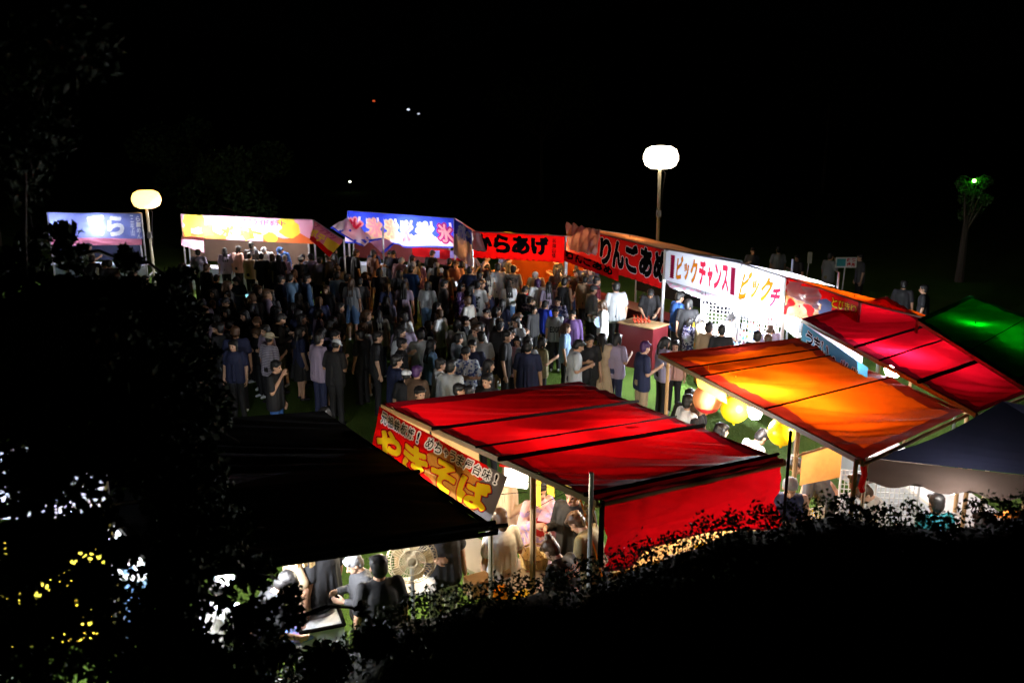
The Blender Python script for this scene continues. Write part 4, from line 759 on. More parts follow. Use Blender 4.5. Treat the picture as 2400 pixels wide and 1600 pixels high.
rows = '''
204 566 1.72 -30 hold short:black tee:offwhite trousers:navy | person in off white, back turned, before the navy banner stall
214 594 1.7 0 stand short:black tee:black trousers:black | person in black before the navy banner stall
231 600 1.6 -120 cook short:black tee:white trousers:black | person in a bright white top leaning over the navy banner stall counter
463 580 1.68 10 stand short:black tee:lilac trousers:black | person in a pale lilac T-shirt at the left end of the pink stall
479 618 1.6 -40 phone bob:black tee:black skirt:black | person with a bob, face lit by a phone, behind the lilac T-shirt
526 577 1.6 15 stand long:black tee:mauve trousers:black | person with long black hair and mauve top queuing under the pink banner
556 572 1.66 -30 hold bob:black tee:rose trousers:black | person with a bob and rose top, profile lit orange under the pink banner
587 563 1.78 0 stand short:black tee:darkgrey trousers:black | tallest dark haired person under the middle of the pink banner
603 566 1.7 170 cook cap:grey tee:white trousers:black | vendor with a grey cap and white shirt behind the pink banner
628 566 1.72 165 cook towel:lightgrey tee:white trousers:black | vendor in white with a light towel round the head, under the pink banner
669 566 1.72 150 cook towel:blue long:blue trousers:black | vendor in a blue hooded jacket under the pink banner
583 589 1.55 -20 hold short:black tee:tan trousers:black | person with a warmly lit cheek directly before the tall dark haired one
612 589 1.62 0 stand short:black tee:black trousers:black | person with black head and shoulders, next but one right of the tall customer
636 590 1.6 -15 stand bob:brown tee:brown skirt:black | person with a brown bob in front of the blue hooded vendor
652 592 1.6 10 stand long:black tee:black trousers:black | person with very long black hair before the blue hooded vendor
666 594 1.5 -10 hold short:grey tee:lilac trousers:blue | small person with pale grey hair and lilac top before the blue hooded vendor
704 598 1.6 0 stand cap:white tee:black trousers:black | person in a white cap under the right end of the pink banner
727 590 1.66 30 stand short:black tee:lilac trousers:black | person with a dark head beside the white cap under the pink banner
748 598 1.6 -20 stand short:black tee:mauve trousers:black | person in mauve by the metal leg of the pink stall
771 590 1.7 60 hold short:brown long:black trousers:black | person in a black long sleeve with orange lit face at the pink stall corner
558 642 1.6 150 phone bob:black tee:black skirt:black | person facing this way with a dim rosy face below the pink stall crowd
832 580 1.78 -60 stand short:brown tee:black trousers:black | person with rim lit brown hair standing between the pink and blue stalls
873 583 1.72 -40 hold short:black tee:rose trousers:black | person in a rosy brown T-shirt beside the thin pole of the blue stall
889 624 1.72 10 stand bob:black dress:black none:black | broad person all in black in front of the pink shirted man
930 595 1.72 -25 cook short:grey tee:pink trousers:brown | stooping grey haired person in a pink shirt at the blue stall
962 599 1.7 200 cook short:grey tee:tan trousers:black | grey haired vendor facing the crowd at the end of the blue stall
979 606 1.6 0 stand long:black tee:purple trousers:black | person with long hair and plum top under the blue banner
962 619 1.66 -20 hold short:black tee:blue trousers:black | person in a bright blue shirt behind the black dress
936 629 1.58 5 stand long:black tee:darkgrey skirt:black | person with straight long hair and grey skirt right of the pink shirt
862 640 1.3 20 stand short:black tee:offwhite shorts:tan | small person in a cream T-shirt left of the black dress
1020 601 1.72 190 cook short:grey tee:white trousers:black | vendor with silver hair under the hanging blue price cards
1023 622 1.62 -10 stand bob:black tee:black trousers:black | person with a black bob in front of the silver haired vendor
1047 628 1.62 20 phone bob:brown tee:tan trousers:black | person with a brown bob under the right hand price card of the blue stall
1069 605 1.7 170 hold short:brown tee:rose trousers:black | vendor with a white lit face at the right corner of the blue stall
1083 607 1.66 0 stand short:black tee:black trousers:black | person with a rounded black head before the white lit vendor
1038 650 1.68 -70 cross short:black long:darkgrey trousers:black | person in a dark hoodie bending an arm behind the strapped white blouse
678 636 1.76 -20 mouth short:black tee:sky trousers:navy | person in a pale blue hooded shirt raising a hand, back turned
655 640 1.74 -50 stand short:black tee:navy trousers:black | person in dark navy close beside the pale blue hooded shirt
716 638 1.74 -60 stand short:black yukata:denim sash:black | person in a slate blue summer kimono looking right
765 664 1.6 165 stand bob:brown long:black trousers:black | person with an open black cardigan facing the camera with a light bag
790 632 1.68 20 stand short:black tee:sky skirt:black | person in a loose pale blue blouse just above the cardigan wearer
822 648 1.66 -10 stand long:brown tee:grey skirt:denim | person with long brown hair and grey blue clothes in the dim middle
843 646 1.66 10 stand short:black tee:darkgrey trousers:black | person in dark grey between two brighter figures in the dim middle
905 690 1.55 0 stand long:black crop:lilac shorts:lightdenim | person in a lilac top and pale shorts behind the black dress
946 655 1.62 -5 stand long:black dress:mauve none:black | person with very long black hair and a mauve brown dress
1001 655 1.64 -25 hold bob:black crop:white shorts:lightdenim | person in a white flared blouse, black strap and denim shorts
1078 658 1.6 -100 hold bob:black yukata:floralpurple sash:purple | person in a dark floral yukata looking right near the middle
1119 653 1.70 -15 hold short:black tee:white trousers:black | person in a white T-shirt with a large black back print and strap
1142 628 1.64 20 stand long:black tee:offwhite skirt:navy | person with long black hair and off white top behind the printed white T-shirt
1167 612 1.80 10 stand short:black tee:lightgrey trousers:black | tall person in a light grey T-shirt before the karaage banner
1203 617 1.76 -15 stand short:black tee:lightgrey trousers:black | person in a pale T-shirt lettered NEW across the back
1180 624 1.62 10 hold short:brown tee:orange trousers:black | person lit orange at the karaage counter between two pale T-shirts
1192 652 1.62 15 stand long:black crop:white trousers:denim | person with long wavy hair, white top and blue jeans
1225 664 1.6 -60 phone short:black tee:black trousers:black | person in black lifting a phone beside the blue floral yukata
1240 690 1.45 -40 hold short:black yukata:floral sash:teal | small person in a bright blue floral yukata
1261 648 1.62 5 stand bob:purple tee:white trousers:black | person with purple tinted hair and a white T-shirt
1287 656 1.58 0 stand long:black tee:mauve trousers:black | person with long hair and mauve top beside the purple haired one
1258 621 1.74 170 cook towel:white tee:cream trousers:black | karaage cook wearing a white head towel, lit orange
1312 632 1.70 -120 cook short:brown tee:yellow trousers:black | karaage cook stooping in a glowing yellow shirt
1322 646 1.74 -30 hold short:black tank:black trousers:black | person in a black sleeveless top before the stooping cook
1372 641 1.66 -10 stand short:black tee:tan trousers:black | person with a dark head below the lower candy apple banner
1396 643 1.70 -80 stand short:black tee:maroon trousers:black | person in a maroon print top looking right by the candy apple stall
1387 664 1.68 -70 hold cap:black long:grey trousers:black | person in a grey cardigan and dark cap looking right
1445 656 1.86 15 stand short:black tee:lightgrey trousers:darkgrey | largest person in a plain grey T-shirt seen from behind before the dark red counter
1415 698 1.64 80 hold bob:brown long:white trousers:tan | person in a white top looking left and holding a round paper fan
1524 660 1.72 175 cook short:black tee:black trousers:black | candy apple vendor in black with a white towel round the neck
1250 712 1.4 -140 stand bob:black long:darkgrey trousers:black | young person with a bob and dark cardigan, face turned to camera
1277 700 1.5 -40 stand short:black tee:royal trousers:black | person in a royal blue shirt between two youngsters facing here
1302 716 1.5 175 stand short:black tee:grey trousers:black | young person in a grey lettered T-shirt facing the camera
1308 690 1.56 165 stand short:black yukata:floral sash:blue | person in a blue patterned robe behind the grey lettered T-shirt
1342 722 1.5 170 stand short:black long:purple trousers:black | young person in a dark purple shirt facing the camera
1590 680 1.74 -70 hold short:black tee:blue trousers:darkgrey | person in a blue T-shirt by the candy apple vendor, looking right
1614 696 1.66 -20 stand bob:black tee:black trousers:black | person in black between the blue T-shirt and the game stall
1645 728 1.62 -90 hold tail:black tee:tan trousers:orange | person with a bare glowing arm reaching toward the game stall
1617 742 1.3 -60 stand bob:black yukata:floral sash:lilac | child in a floral yukata at the left of the bright game stall
1696 724 1.62 -60 cook bob:black tee:white trousers:black | game vendor with dark fringe in a white top behind the prizes
1662 750 1.72 -35 stand short:black tee:tan trousers:black | person in a tan shirt with a shoulder strap at the game stall
1693 755 1.74 -10 stand short:black long:black trousers:black | person in a black jacket centred before the bright game stall
1776 770 1.70 -25 stand short:black tee:black trousers:black | person whose black head rises over the orange roof, left of a pair
1801 778 1.62 -10 stand short:brown tee:maroon trousers:black | person whose brown head rises over the orange roof, right of a pair
1814 742 1.62 150 cook bob:brown tee:lilac trousers:black | vendor in lilac working behind the white racks
547 790 1.6 170 stand bob:black tee:navy trousers:black | person with a dim face alone at the shadowy left of the crowd
628 778 1.58 -30 hold hat:cream tee:striped trousers:black | person in a straw hat and striped top
641 838 1.66 -100 mouth short:black tee:black trousers:blue | person in dark clothes raising a hand to the face below the straw hat
744 775 1.76 -40 stand short:black tee:mauve trousers:navy | broad backed person in a mauve shirt near the dark canopy
782 790 1.70 -20 phone cap:lightgrey tee:black trousers:black | person in a pale cap and black shirt next to the mauve shirt
772 944 1.66 120 phone short:black tee:lightgrey trousers:black | person in a pale T-shirt looking down at the dark canopy edge
881 770 1.70 -80 stand short:black tee:black trousers:black | person with a white collar and black jacket looking right
938 786 1.66 -80 stand short:black tee:black trousers:black | person with a dark profile right of the white collar
925 825 1.72 -60 stand short:black tee:navy trousers:black | person in dark navy looking right toward the white cap
952 862 1.55 0 stand cap:white tee:black trousers:black | person whose puffy white cap shows beside the brown shirt
975 851 1.66 -30 stand short:purple tee:brown trousers:black | person with cropped purplish hair and a rust brown shirt
1008 790 1.62 -60 stand long:black tee:sky trousers:black | person with long dark hair and a pale blue sleeve
1072 776 1.62 -60 stand short:black tee:lightgrey trousers:black | person in profile just above the black cap wearer
1092 806 1.72 175 cross cap:black tee:printed trousers:black | person in a black cap and blue printed T-shirt with folded arms
1028 834 1.64 -70 stand short:black tee:white trousers:black | young person in profile with a white shirt and dark straps
1055 838 1.74 -25 stand short:black long:lightgrey trousers:black | person in a pale hooded top crossed by a black strap
982 898 1.66 -150 stand short:black tee:black trousers:black | person in glasses peeping over the red roof
1072 892 1.62 -100 stand short:black tee:black trousers:black | person with a black fringe in profile over the red roof
1100 898 1.60 0 stand short:black tee:black trousers:black | rounded black head just left of the smiling face
1143 868 1.70 150 stand short:black tee:black trousers:black | smiling person with cropped hair looking down over the red roof
1142 836 1.64 -80 stand bob:black tee:black trousers:black | person with a black bob behind the smiling face
1184 768 1.74 -100 stand short:black tee:black trousers:black | person in black with a tanned profile near the middle
1213 782 1.55 170 stand bob:black tee:pink trousers:black | young person in a pale pink top facing the camera
1237 792 1.76 -15 stand short:black tee:navy trousers:navy | broad person in a navy T-shirt seen from behind
1268 786 1.5 -60 hold bob:black tee:khaki trousers:black | person with an olive coat beside the broad navy back
1347 788 1.72 -80 phone short:black tee:lightgrey trousers:black | person in a light grey T-shirt looking down to the right
1380 778 1.70 -160 stand short:black tee:black trousers:black | person with a reddish lit face beside the tan dress
1412 776 1.66 0 stand tail:black dress:tan none:black | person in a sleeveless tan and grey long dress seen from behind
1445 776 1.66 -40 hold bob:black tee:mauve trousers:navy | person with a black bob and mauve striped top beside the tan dress
1372 846 1.05 -140 hold bob:black dress:pink none:black | small child in a pink frill held near the tan dress
1508 794 1.74 -70 hold short:purple tee:navy shorts:tan | person in a navy and blue T-shirt raising a bottle, by the orange roof corner
1556 784 1.64 -70 hold tail:black tee:lilac trousers:black | person in a pale lilac T-shirt and black trousers left of the orange roof
1584 792 1.50 165 stand bob:black tee:rose trousers:black | child in a rose top facing the camera above the orange roof
1612 918 1.72 -70 stand short:black tee:white trousers:black | person in a white collar in profile beside the round orange balloon
1618 905 1.70 -30 stand short:black tee:black trousers:black | person with a black head just behind the white collar
1634 930 1.66 -110 stand bob:brown tee:black trousers:black | person with a pale face under a brown bob beside the orange balloon
1688 985 1.62 -80 stand bob:black tee:black trousers:black | person with a dark bowed head under the orange balloon
1752 990 1.66 -70 cook short:black tee:white trousers:navy | person in a dazzling white shirt leaning over the balloon stall counter
1765 575 1.7 180 hold short:black tee:darkgrey trousers:black | dim person holding something, behind the game stall roof
1826 573 1.74 0 stand short:black tee:grey trousers:navy | dim person in a grey shirt behind the game stall roof
1872 592 1.6 120 hold bob:black tee:black trousers:black | dim person in black beside the narrow sign
1946 588 1.7 -60 mouth short:black tee:grey trousers:khaki | dim person smoking between the two signs
2020 590 1.7 90 stand short:black tee:darkgrey trousers:black | dim person just right of the smoking sign
2120 652 1.7 -30 stand short:black tee:black trousers:navy | faint person behind the crimson roof, left of two
2170 662 1.7 60 stand short:black tee:black trousers:black | faint person behind the crimson roof, right of two
'''
named = {}
for ln in rows.strip().split('\n'):
    spec, lab = ln.split(' | '); x, y, h, fc, pose, hair, top, bot = spec.split()
    o = person_px(float(x), float(y), float(h), float(fc), pose, hair, top, '' if bot.startswith('none') else bot, lab, 'people in the festival crowd'); named[(int(x), int(y))] = o
back_print(named[(1119,653)], '漁師', .24, .90, 1.32, P_BLK); back_print(named[(1203,617)], 'NEW', .34, 1.22, 1.36, P_BLK); back_print(named[(1302,716)], 'EDGE', .28, 1.05, 1.2, P_BLK, True)
# figures of the unlit crowd, silhouettes in the photograph
fill = random.Random(11); pts = [Vector((o.location.x, o.location.y, 0)) for o in named.values()]
GR = (('in the dark crowd before the pink stall', 470, 800, 610, 900, 46), ('on the unlit left of the lawn', 240, 520, 600, 800, 22), ('amid the middle of the crowd', 800, 1340, 650, 800, 34), ('in the queues before the lit stalls', 500, 1400, 578, 650, 34))
for lab, x0, x1, y0, y1, n in GR:
    k = 0; tries = 0
    while k < n and tries < 900:
        tries += 1; px, py, h = fill.uniform(x0, x1), fill.uniform(y0, y1), fill.uniform(1.5, 1.76); P = at(px, py, h); P.z = 0
        if py > 770 and px < 860: continue
        if any((P-q).length < .42 for q in pts) or any(abs(px-a) < 16 and 0 < py-b < 70 for a, b in named): continue
        pts.append(P); k += 1; hr_ = fill.choice(('short:black','bob:black','long:black','short:black','tail:brown','short:brown')); tp_ = fill.choice(('tee:black','tee:darkgrey','long:black','tee:navy','tee:mauve') if x0 < 790 else ('tee:black','tee:lightgrey','long:black','tee:navy','tee:mauve','tee:offwhite','tee:sky','long:darkgrey','tee:white'))
        person(P, h, fill.choice((-30,0,20,-60,60,-100,170,140)), fill.choice(('stand','stand','hold','phone','hip','cross')), hr_, tp_, fill.choice(('trousers:black','trousers:navy','skirt:black','shorts:khaki')), 'person in %s with %s, %s' % (tp_.split(':')[1].replace('darkgrey','dark grey').replace('lightgrey','pale grey').replace('offwhite','off white'), dict(short='short hair', bob='a bob', long='long hair', tail='a ponytail')[hr_.split(':')[0]], lab), 'people '+lab)
print('people', PN[0], len(MESHC), sum(len(m.polygons) for m in MESHC.values()))

# ------------------------------------------------------------------ nearer figures under and beside the canopies
def near(px, py, htop, h, *a, gz=0, **k):
    P = at(px, py, htop); return person(V3((P.x, P.y, gz)), h, *a, fine=True, **k)
NG = 'people near the canopies'
near(888, 1297, 1.72, 1.72, 25, 'stand', 'short:black', 'tee:black', 'trousers:black', 'person in black with cropped hair standing before the large electric fan', NG)
near(1034, 1180, 1.7, 1.7, -150, 'hold', 'short:black', 'tee:black', 'trousers:white', 'person in a black top and white trousers right of the large fan', NG)
near(845, 1285, 1.5, 1.5, 120, 'phone', 'short:grey', 'long:darkgrey', 'trousers:navy', 'grey haired child in a dark hooded top with a white collar by the fan', NG)
near(752, 1225, 1.68, 1.68, 60, 'stand', 'short:black', 'tee:black', 'trousers:navy', 'person whose wide dark blue trousers show below the canopy edge', NG)
near(690, 1240, 1.66, 1.66, 100, 'walk', 'bob:black', 'tee:tan', 'shorts:black', 'person with bare legs on the grass below the hanging cream cloths', NG)
near(1175, 1188, 1.6, 1.6, 30, 'hold', 'bob:brown', 'tee:white', 'trousers:tan', 'person in a glowing white top and tan trousers at the noodle counter', NG)
near(1188, 1078, 1.7, 1.7, -80, 'hold', 'short:brown', 'long:tan', 'trousers:white', 'person in a brown jacket beyond the right end of the noodle banner', NG)
yw = near(1262, 1120, 1.62, 1.62, -150, 'hold', 'bun:black', 'yukata:floralpink', 'sash:red', 'person in a pink floral yukata with a red sash holding a folding fan', NG)
vw = near(1338, 1312, 1.40, 1.66, 52, 'cook', 'bun:brown', 'tee:black', 'trousers:black', 'person with a hair bun and black lettered T-shirt reaching over the counter', NG)
near(1402, 1205, 1.6, 1.68, 60, 'cook', 'short:brown', 'tee:khaki', 'trousers:black', 'person stooping half hidden behind the steel corner pole', NG)
near(1348, 1128, 1.76, 1.78, 150, 'hold', 'short:black', 'long:black', 'trousers:black', 'tall person in black at the counter beside the folding fan', NG)
near(1852, 1105, 1.68, 1.68, 170, 'phone', 'short:grey', 'tank:navy', 'trousers:black', 'grey haired person in a navy sleeveless top with yellow print', NG)
near(1950, 1118, 1.24, 1.76, 75, 'bend', 'short:black', 'tee:darkgrey', 'trousers:black', 'person bent far over in a dark grey T-shirt with a small pink logo', NG)
near(2012, 1118, 1.6, 1.66, 20, 'stand', 'short:black', 'tee:white', 'trousers:tan', 'person in brilliant white at the corner post of the navy canopy', NG)
near(2072, 1140, 1.5, 1.66, 100, 'cook', 'short:brown', 'tee:offwhite', 'trousers:tan', 'person in off white leaning beside the wire racks below the valance', NG)
near(2200, 1160, 1.66, 1.7, 10, 'stand', 'short:black', 'tee:teal', 'trousers:black', 'person in dark teal below the scalloped valance', NG)
pb = at(2318, 1198, 2.55); person(V3((pb.x, pb.y, .86)), 1.7, 10, 'stand', 'bob:brown', 'tee:khaki', 'trousers:black', 'person with a big brown head of hair rising over the hedge', NG, fine=True)
near(2388, 1190, 1.7, 1.7, 60, 'hold', 'cap:orange', 'tee:orange', 'trousers:black', 'person in orange cut off by the edge of the view', NG)
near(290, 1168, 1.7, 1.7, 10, 'hold', 'short:black', 'tee:white', 'trousers:lightdenim', 'person in a white top and blue jeans glimpsed through the leaves', NG)
near(505, 1345, 1.68, 1.68, -20, 'hold', 'cap:white', 'tee:white', 'trousers:sky', 'person in dazzling white with a white cap behind the twigs', NG)
near(600, 1330, 1.66, 1.66, -60, 'cook', 'short:black', 'tee:black', 'trousers:blue', 'person with a lit forearm in black beside the dazzling white one', NG)
# Print on the black T-shirt
class Q: pass
def decal(o, pose, text, wd, zc, hh, m, yb=-.148, sx=0):
    f = fig(pose); T3 = f.T.to_3x3(); q = Q()
    q.P = lambda u, v, off=0: f.up((sx+(u-.5)*wd, yb+.35*((u-.5)*wd)**2*3-off*.2, zc+(v-.5)*hh))
    c = lettering('shirt_lettering', q, text, 0, 1, 0, 1, m, None, (.02,)); c.parent = o
decal(vw, 'cook', 'VOLCOM', .26, 1.33, .055, mat('print_coral', (.75,.28,.14), .6), -.135); decal(vw, 'cook', 'STONE', .20, 1.265, .05, MC['print_coral'], -.140)
# folding fan, round paper fan, basket, watch
def flat_fan(c, r, a0, a1, facing, ms, label, name, inner=.35):
    c = V3(c); n = (V3((0,0,H))-c).normalized() if facing is None else facing; ax = n.cross(V3((0,0,1))).normalized(); up = ax.cross(n)*-1; mb = MB(); N = 18
    for i in range(N):
        t0, t1 = R(a0+(a1-a0)*i/N), R(a0+(a1-a0)*(i+1)/N); z = .008 if i % 2 else -.008
        for k, (ra, rb) in enumerate(((.02, inner*r), (inner*r, r))):
            p = lambda rr, t, zz: c+ax*(rr*math.cos(t))+up*(-rr*math.sin(t))*-1*(-1)+n*zz
            mb.add([p(ra,t0,z), p(ra,t1,-z), p(rb,t1,-z), p(rb,t0,z)], [(0,1,2,3)], k)
    o = mb.build(name, ms); return tag(o, label, 'fan')
fc = at(1318, 1232, 1.12); flat_fan(fc, .29, 10, 170, None, (YELC, pattern('fan_paper', (.62,.38,.5), (.40,.36,.62), 6, .5)), 'lilac and yellow folding fan spread open at the noodle counter', 'folding_fan', .45)
uc = at(1405, 752, 1.15)+V3((0,-.1,0)); mb = MB(); nn = (V3((0,0,H))-uc).normalized(); mb.tube(uc-nn*.004, uc+nn*.004, .13, 20, mi=0).tube(uc+V3((.03,0,-.11)), uc+V3((.06,0,-.24)), .012, 6, mi=1)
tag(mb.build('paper_fan', (pattern('uchiwa_print', (.4,.55,.85), (.85,.75,.55), 9, .55), P_CRIM)), 'round pale blue paper fan held before the white top', 'fan')
bb = at(1252, 1335, .75); mb = MB().lathe((bb.x, bb.y, bb.z), [(.11,0), (.14,.02), (.17,.2), (.165,.2), (.13,.03)], 18); mb.path([bb+V3((.15*math.cos(t),0,.2+.12*math.sin(t))) for t in [math.pi*i/10 for i in range(11)]], .01)
tag(mb.build('basket', pattern('wicker', (.6,.42,.18), (.25,.14,.05), 30, .6)), 'woven straw basket hanging below the pink yukata', 'basket')
# electric fan
fx = at(965, 1310, 1.42); ef = thing('electric_fan', (fx.x, fx.y, 0), 'large electric stand fan with a round wire guard beneath the canopy', 'fan'); dirn = (V3((.9,-5,.3))).normalized(); FM = dirn.to_track_quat('Z', 'Y').to_matrix()
cage = MB(); cream_m = mat('fan_guard', (.62,.50,.32), .4, metal=.3)
for k in range(44):
    a = 2*math.pi*k/44; pts_ = [fx+FM @ V3((rr*math.cos(a), rr*math.sin(a), zz)) for rr, zz in ((.04,.075), (.12,.075), (.21,.05), (.25,0), (.21,-.05), (.06,-.07))]; cage.path(pts_, .0025, 4)
for rr, zz in ((.25,0), (.21,.05), (.13,.075), (.05,.078)): cage.path([fx+FM @ V3((rr*math.cos(t), rr*math.sin(t), zz)) for t in [2*math.pi*i/24 for i in range(25)]], .005, 5)
tag(cage.build('guard', cream_m, ef), kind='stuff'); MB().tube(fx+FM @ V3((0,0,-.05)), fx+FM @ V3((0,0,.05)), .045, 12).build('hub', cream_m, ef)
for k in range(5):
    a = 2*math.pi*k/5; pr_ = [fx+FM @ V3((rr*math.cos(a+t), rr*math.sin(a+t), z)) for rr, t, z in ((.04,0,.02), (.20,-.25,.03), (.22,.15,0), (.19,.42,-.03), (.05,.5,-.02))]
    mb = MB(); mb.add(pr_, [(0,1,2,3,4)]); mb.build('blade', mat('fan_blade', (.35,.27,.14), .35, trans=.2), ef)
MB().tube(fx+FM @ V3((0,0,-.08)), fx+FM @ V3((0,0,-.24)), .07, 14).build('motor', mat('fan_motor', (.3,.24,.15), .4), ef); MB().tube((fx.x, fx.y, 0), fx+V3((0,0,-.02)), .022).build('stand', STEEL, ef)
for k in range(3): MB().tube((fx.x, fx.y, .3), (fx.x+.35*math.cos(k*2.1), fx.y+.35*math.sin(k*2.1), 0), .015).build('leg', STEEL, ef)
# balloons at the orange stall
def balloon(px, py, h, r, ms, label, lower=None):
    c = at(px, py, h); mb = MB().ell(c, (r*.97, r*.97, r), 24, 18); o = mb.build('balloon', ms[0], None, smooth=True)
    tag(o, label, 'balloon', 'foil balloons hanging on the orange stall')
    if lower:
        me = MB(); me.lathe((c.x, c.y, c.z), [(r*.99*math.sin(t), -r*1.01*math.cos(t)-.004) for t in [.02+i*.13 for i in range(9)]], 24); q = me.build('lower_shell', lower, None, smooth=True); q.parent = o
    k = MB().ell(c+V3((0,0,-r*1.03)), (.02,.02,.03), 8, 6).build('knot', ms[0]); k.parent = o; k = MB().tube(c+V3((0,0,r)), c+V3((0,.05,r+.25)), .003, 4).build('string', PAPER); k.parent = o
vb = dict(rough=.25, spec=.6)
balloon(1658, 934, 1.95, .20, (mat('vinyl_peach', (.85,.38,.15), .3, trans=.25, tcol=(.9,.4,.15)),), 'round peach balloon with a red base on the orange stall', mat('vinyl_red', (.7,.03,.03), .3, trans=.25))
balloon(1722, 958, 1.9, .19, (mat('vinyl_yellow', (.9,.75,.01), .3, trans=.25, tcol=(.95,.8,.02)),), 'plain yellow balloon just left of the bare lamp', None)
balloon(1832, 1012, 1.85, .175, (MC['vinyl_yellow'],), 'plain yellow balloon just right of the bare lamp', None)
# white hot light box and yellow goods behind the noodle banner
l0 = at(1210, 1118, 1.75); lb = MB().box(l0, (.26,.05,.22), -.35).build('light_box', mat('light_box_glow', (.9,.9,.9), emit=2.5, ecol=(1,.93,.82))); tag(lb, 'small glowing white sign box beyond the noodle banner', 'sign')
MB().box(l0+V3((-.02,-.02,.13)), (.34,.05,.02), -.35).build('frame', P_RED).parent = lb; 
# counter goods
def boxthing(px, py, h, sz, m, label, rz=0, name='paper_box', cat='box', group=None):
    p = at(px, py, h); mb = MB().box(p, sz, rz); mb.box(p+V3((0,0,sz[2]/2+.006)), (sz[0]*.97, sz[1]*.97, .012), rz+.03); o = mb.build(name, m); return tag(o, label, cat, group)
boxthing(1122, 1372, .95, (.26,.2,.17), CREAM, 'large cream cardboard box at the left end of the noodle counter', .5)
boxthing(1172, 1392, .90, (.14,.14,.12), P_ORG, 'orange bag of noodles beside the cream box', .2, 'food_bag', 'bag')
boxthing(1225, 1398, .90, (.16,.12,.06), YELC, 'flat yellow tray right of the orange bag', .6, 'food_tray', 'tray')
for i, (x, y, m, lb_) in enumerate(((1500,1375,YELC,'yellow tub on the side table left of two other tubs'), (1580,1340,PAPER,'white tub in the middle of the side table'), (1650,1312,YELC,'yellow tub on the side table nearest the orange stall'))):
    p = at(x, y-14, .90); tag(MB().lathe((p.x,p.y,p.z-.08), [(.001,0), (.09,0), (.11,.16), (.105,.16), (.08,.02)], 16).build('food_tub', m), lb_, 'tub', 'tubs on the noodle stall side table')
# wire racks
def rack(px, py, h, wd, ht, rz, label, n=7, m=7):
    p = at(px, py, h); mb = MB(); ax = V3((math.cos(rz), math.sin(rz), 0)); root = thing('wire_rack', (p.x, p.y, 0), label, 'wire rack', 'white wire racks')
    for i in range(n+1): q = p+ax*(wd*(i/n-.5)); mb.tube(q, q+V3((0,0,-ht)), .006, 4)
    for j in range(m+1): mb.tube(p-ax*wd/2+V3((0,0,-ht*j/m)), p+ax*wd/2+V3((0,0,-ht*j/m)), .006, 4)
    tag(mb.build('grid_bars', WIRE, root), kind='stuff')
    for sg in (-1, 1): MB().tube(p+ax*(wd/2*sg), (p.x+ax.x*wd/2*sg, p.y+ax.y*wd/2*sg, 0), .014, 6).build('leg', WIRE, root)
rack(2003, 1103, 1.5, .30, .42, -.2, 'white wire rack showing between the orange menu and the navy canopy', 6, 7)
rack(2105, 1130, 1.5, .48, .8, -.1, 'white wire rack lit brightly below the scalloped valance', 9, 12)
rack(1908, 1190, 1.0, .34, .3, .5, 'low white wire rack before the bent person', 8, 5)
rack(1685, 690, 1.9, .75, 1.0, -.5, 'tall white wire rack at the left end of the game stall', 9, 12)
rack(1745, 690, 1.9, .6, 1.1, -.7, 'tall white wire rack under the hanging white lace', 8, 12)
rack(1800, 722, 1.75, .55, .8, -.9, 'white wire rack at the right end of the game stall', 8, 9)
# prizes
pr_ = random.Random(5)
for i in range(46):
    px, py = pr_.uniform(1712, 1815), pr_.uniform(752, 812); k_, m = pr_.choice([(k, mat('prize_'+k, c, .4)) for k, c in (('white',(.8,.8,.82)), ('teal',(.1,.5,.45)), ('blue',(.15,.3,.7)), ('red',(.75,.1,.1)), ('pink',(.85,.4,.55)), ('lilac',(.6,.55,.85)), ('yellow',(.85,.75,.2)))])
    p = at(px, py, .86); o = MB().box(p, (pr_.uniform(.06,.16), pr_.uniform(.05,.1), pr_.uniform(.04,.12)), pr_.uniform(0,3)).box(p+V3((0,0,.05)), (.05,.04,.05), 1).build('prize_box', m); tag(o, 'small %s prize pack on the game stall table' % k_, 'prize box', 'prize packs on the game stall table')
for i in range(5):
    p = at(1832+14*i*.6, 745+6*i, 1.35); o = MB().box(p, (.02,.16,.36), .2).box(p+V3((.09,0,.17)), (.2,.16,.02), .2).box(p+V3((.09,0,-.17)), (.2,.16,.02), .2).build('shelf_cell', WIRE); tag(o, 'open white shelf cell at the game stall right end', 'shelf', 'white shelf cells')
# candy apple counter
ca = at(1508, 757, 1.02); cs = thing('candy_counter', (ca.x, ca.y, 0), 'dark red box counter holding candy apples beside its vendor', 'counter')
MB().box((ca.x, ca.y, .5), (.95,.6,1.0), -.75).build('box_body', mat('maroon_panel', (.10,.008,.012), .5), cs); MB().box((ca.x, ca.y, 1.015), (1.0,.65,.03), -.75).build('counter_top', WOOD, cs)
for i in range(14):
    a = V3((ca.x+.08*(i % 5)-.22, ca.y+.12*(i//5)-.2, 1.10)); o = MB().ell(a, (.032,.032,.032), 10, 8).tube(a, a+V3((0,0,.11)), .004, 4).build('candy_apple', mat('candy_glaze', (.5,.05,.02), .12, spec=.9), smooth=True); tag(o, 'glossy candy apple on a stick on the dark red counter', 'candy apple', 'candy apples on the counter')
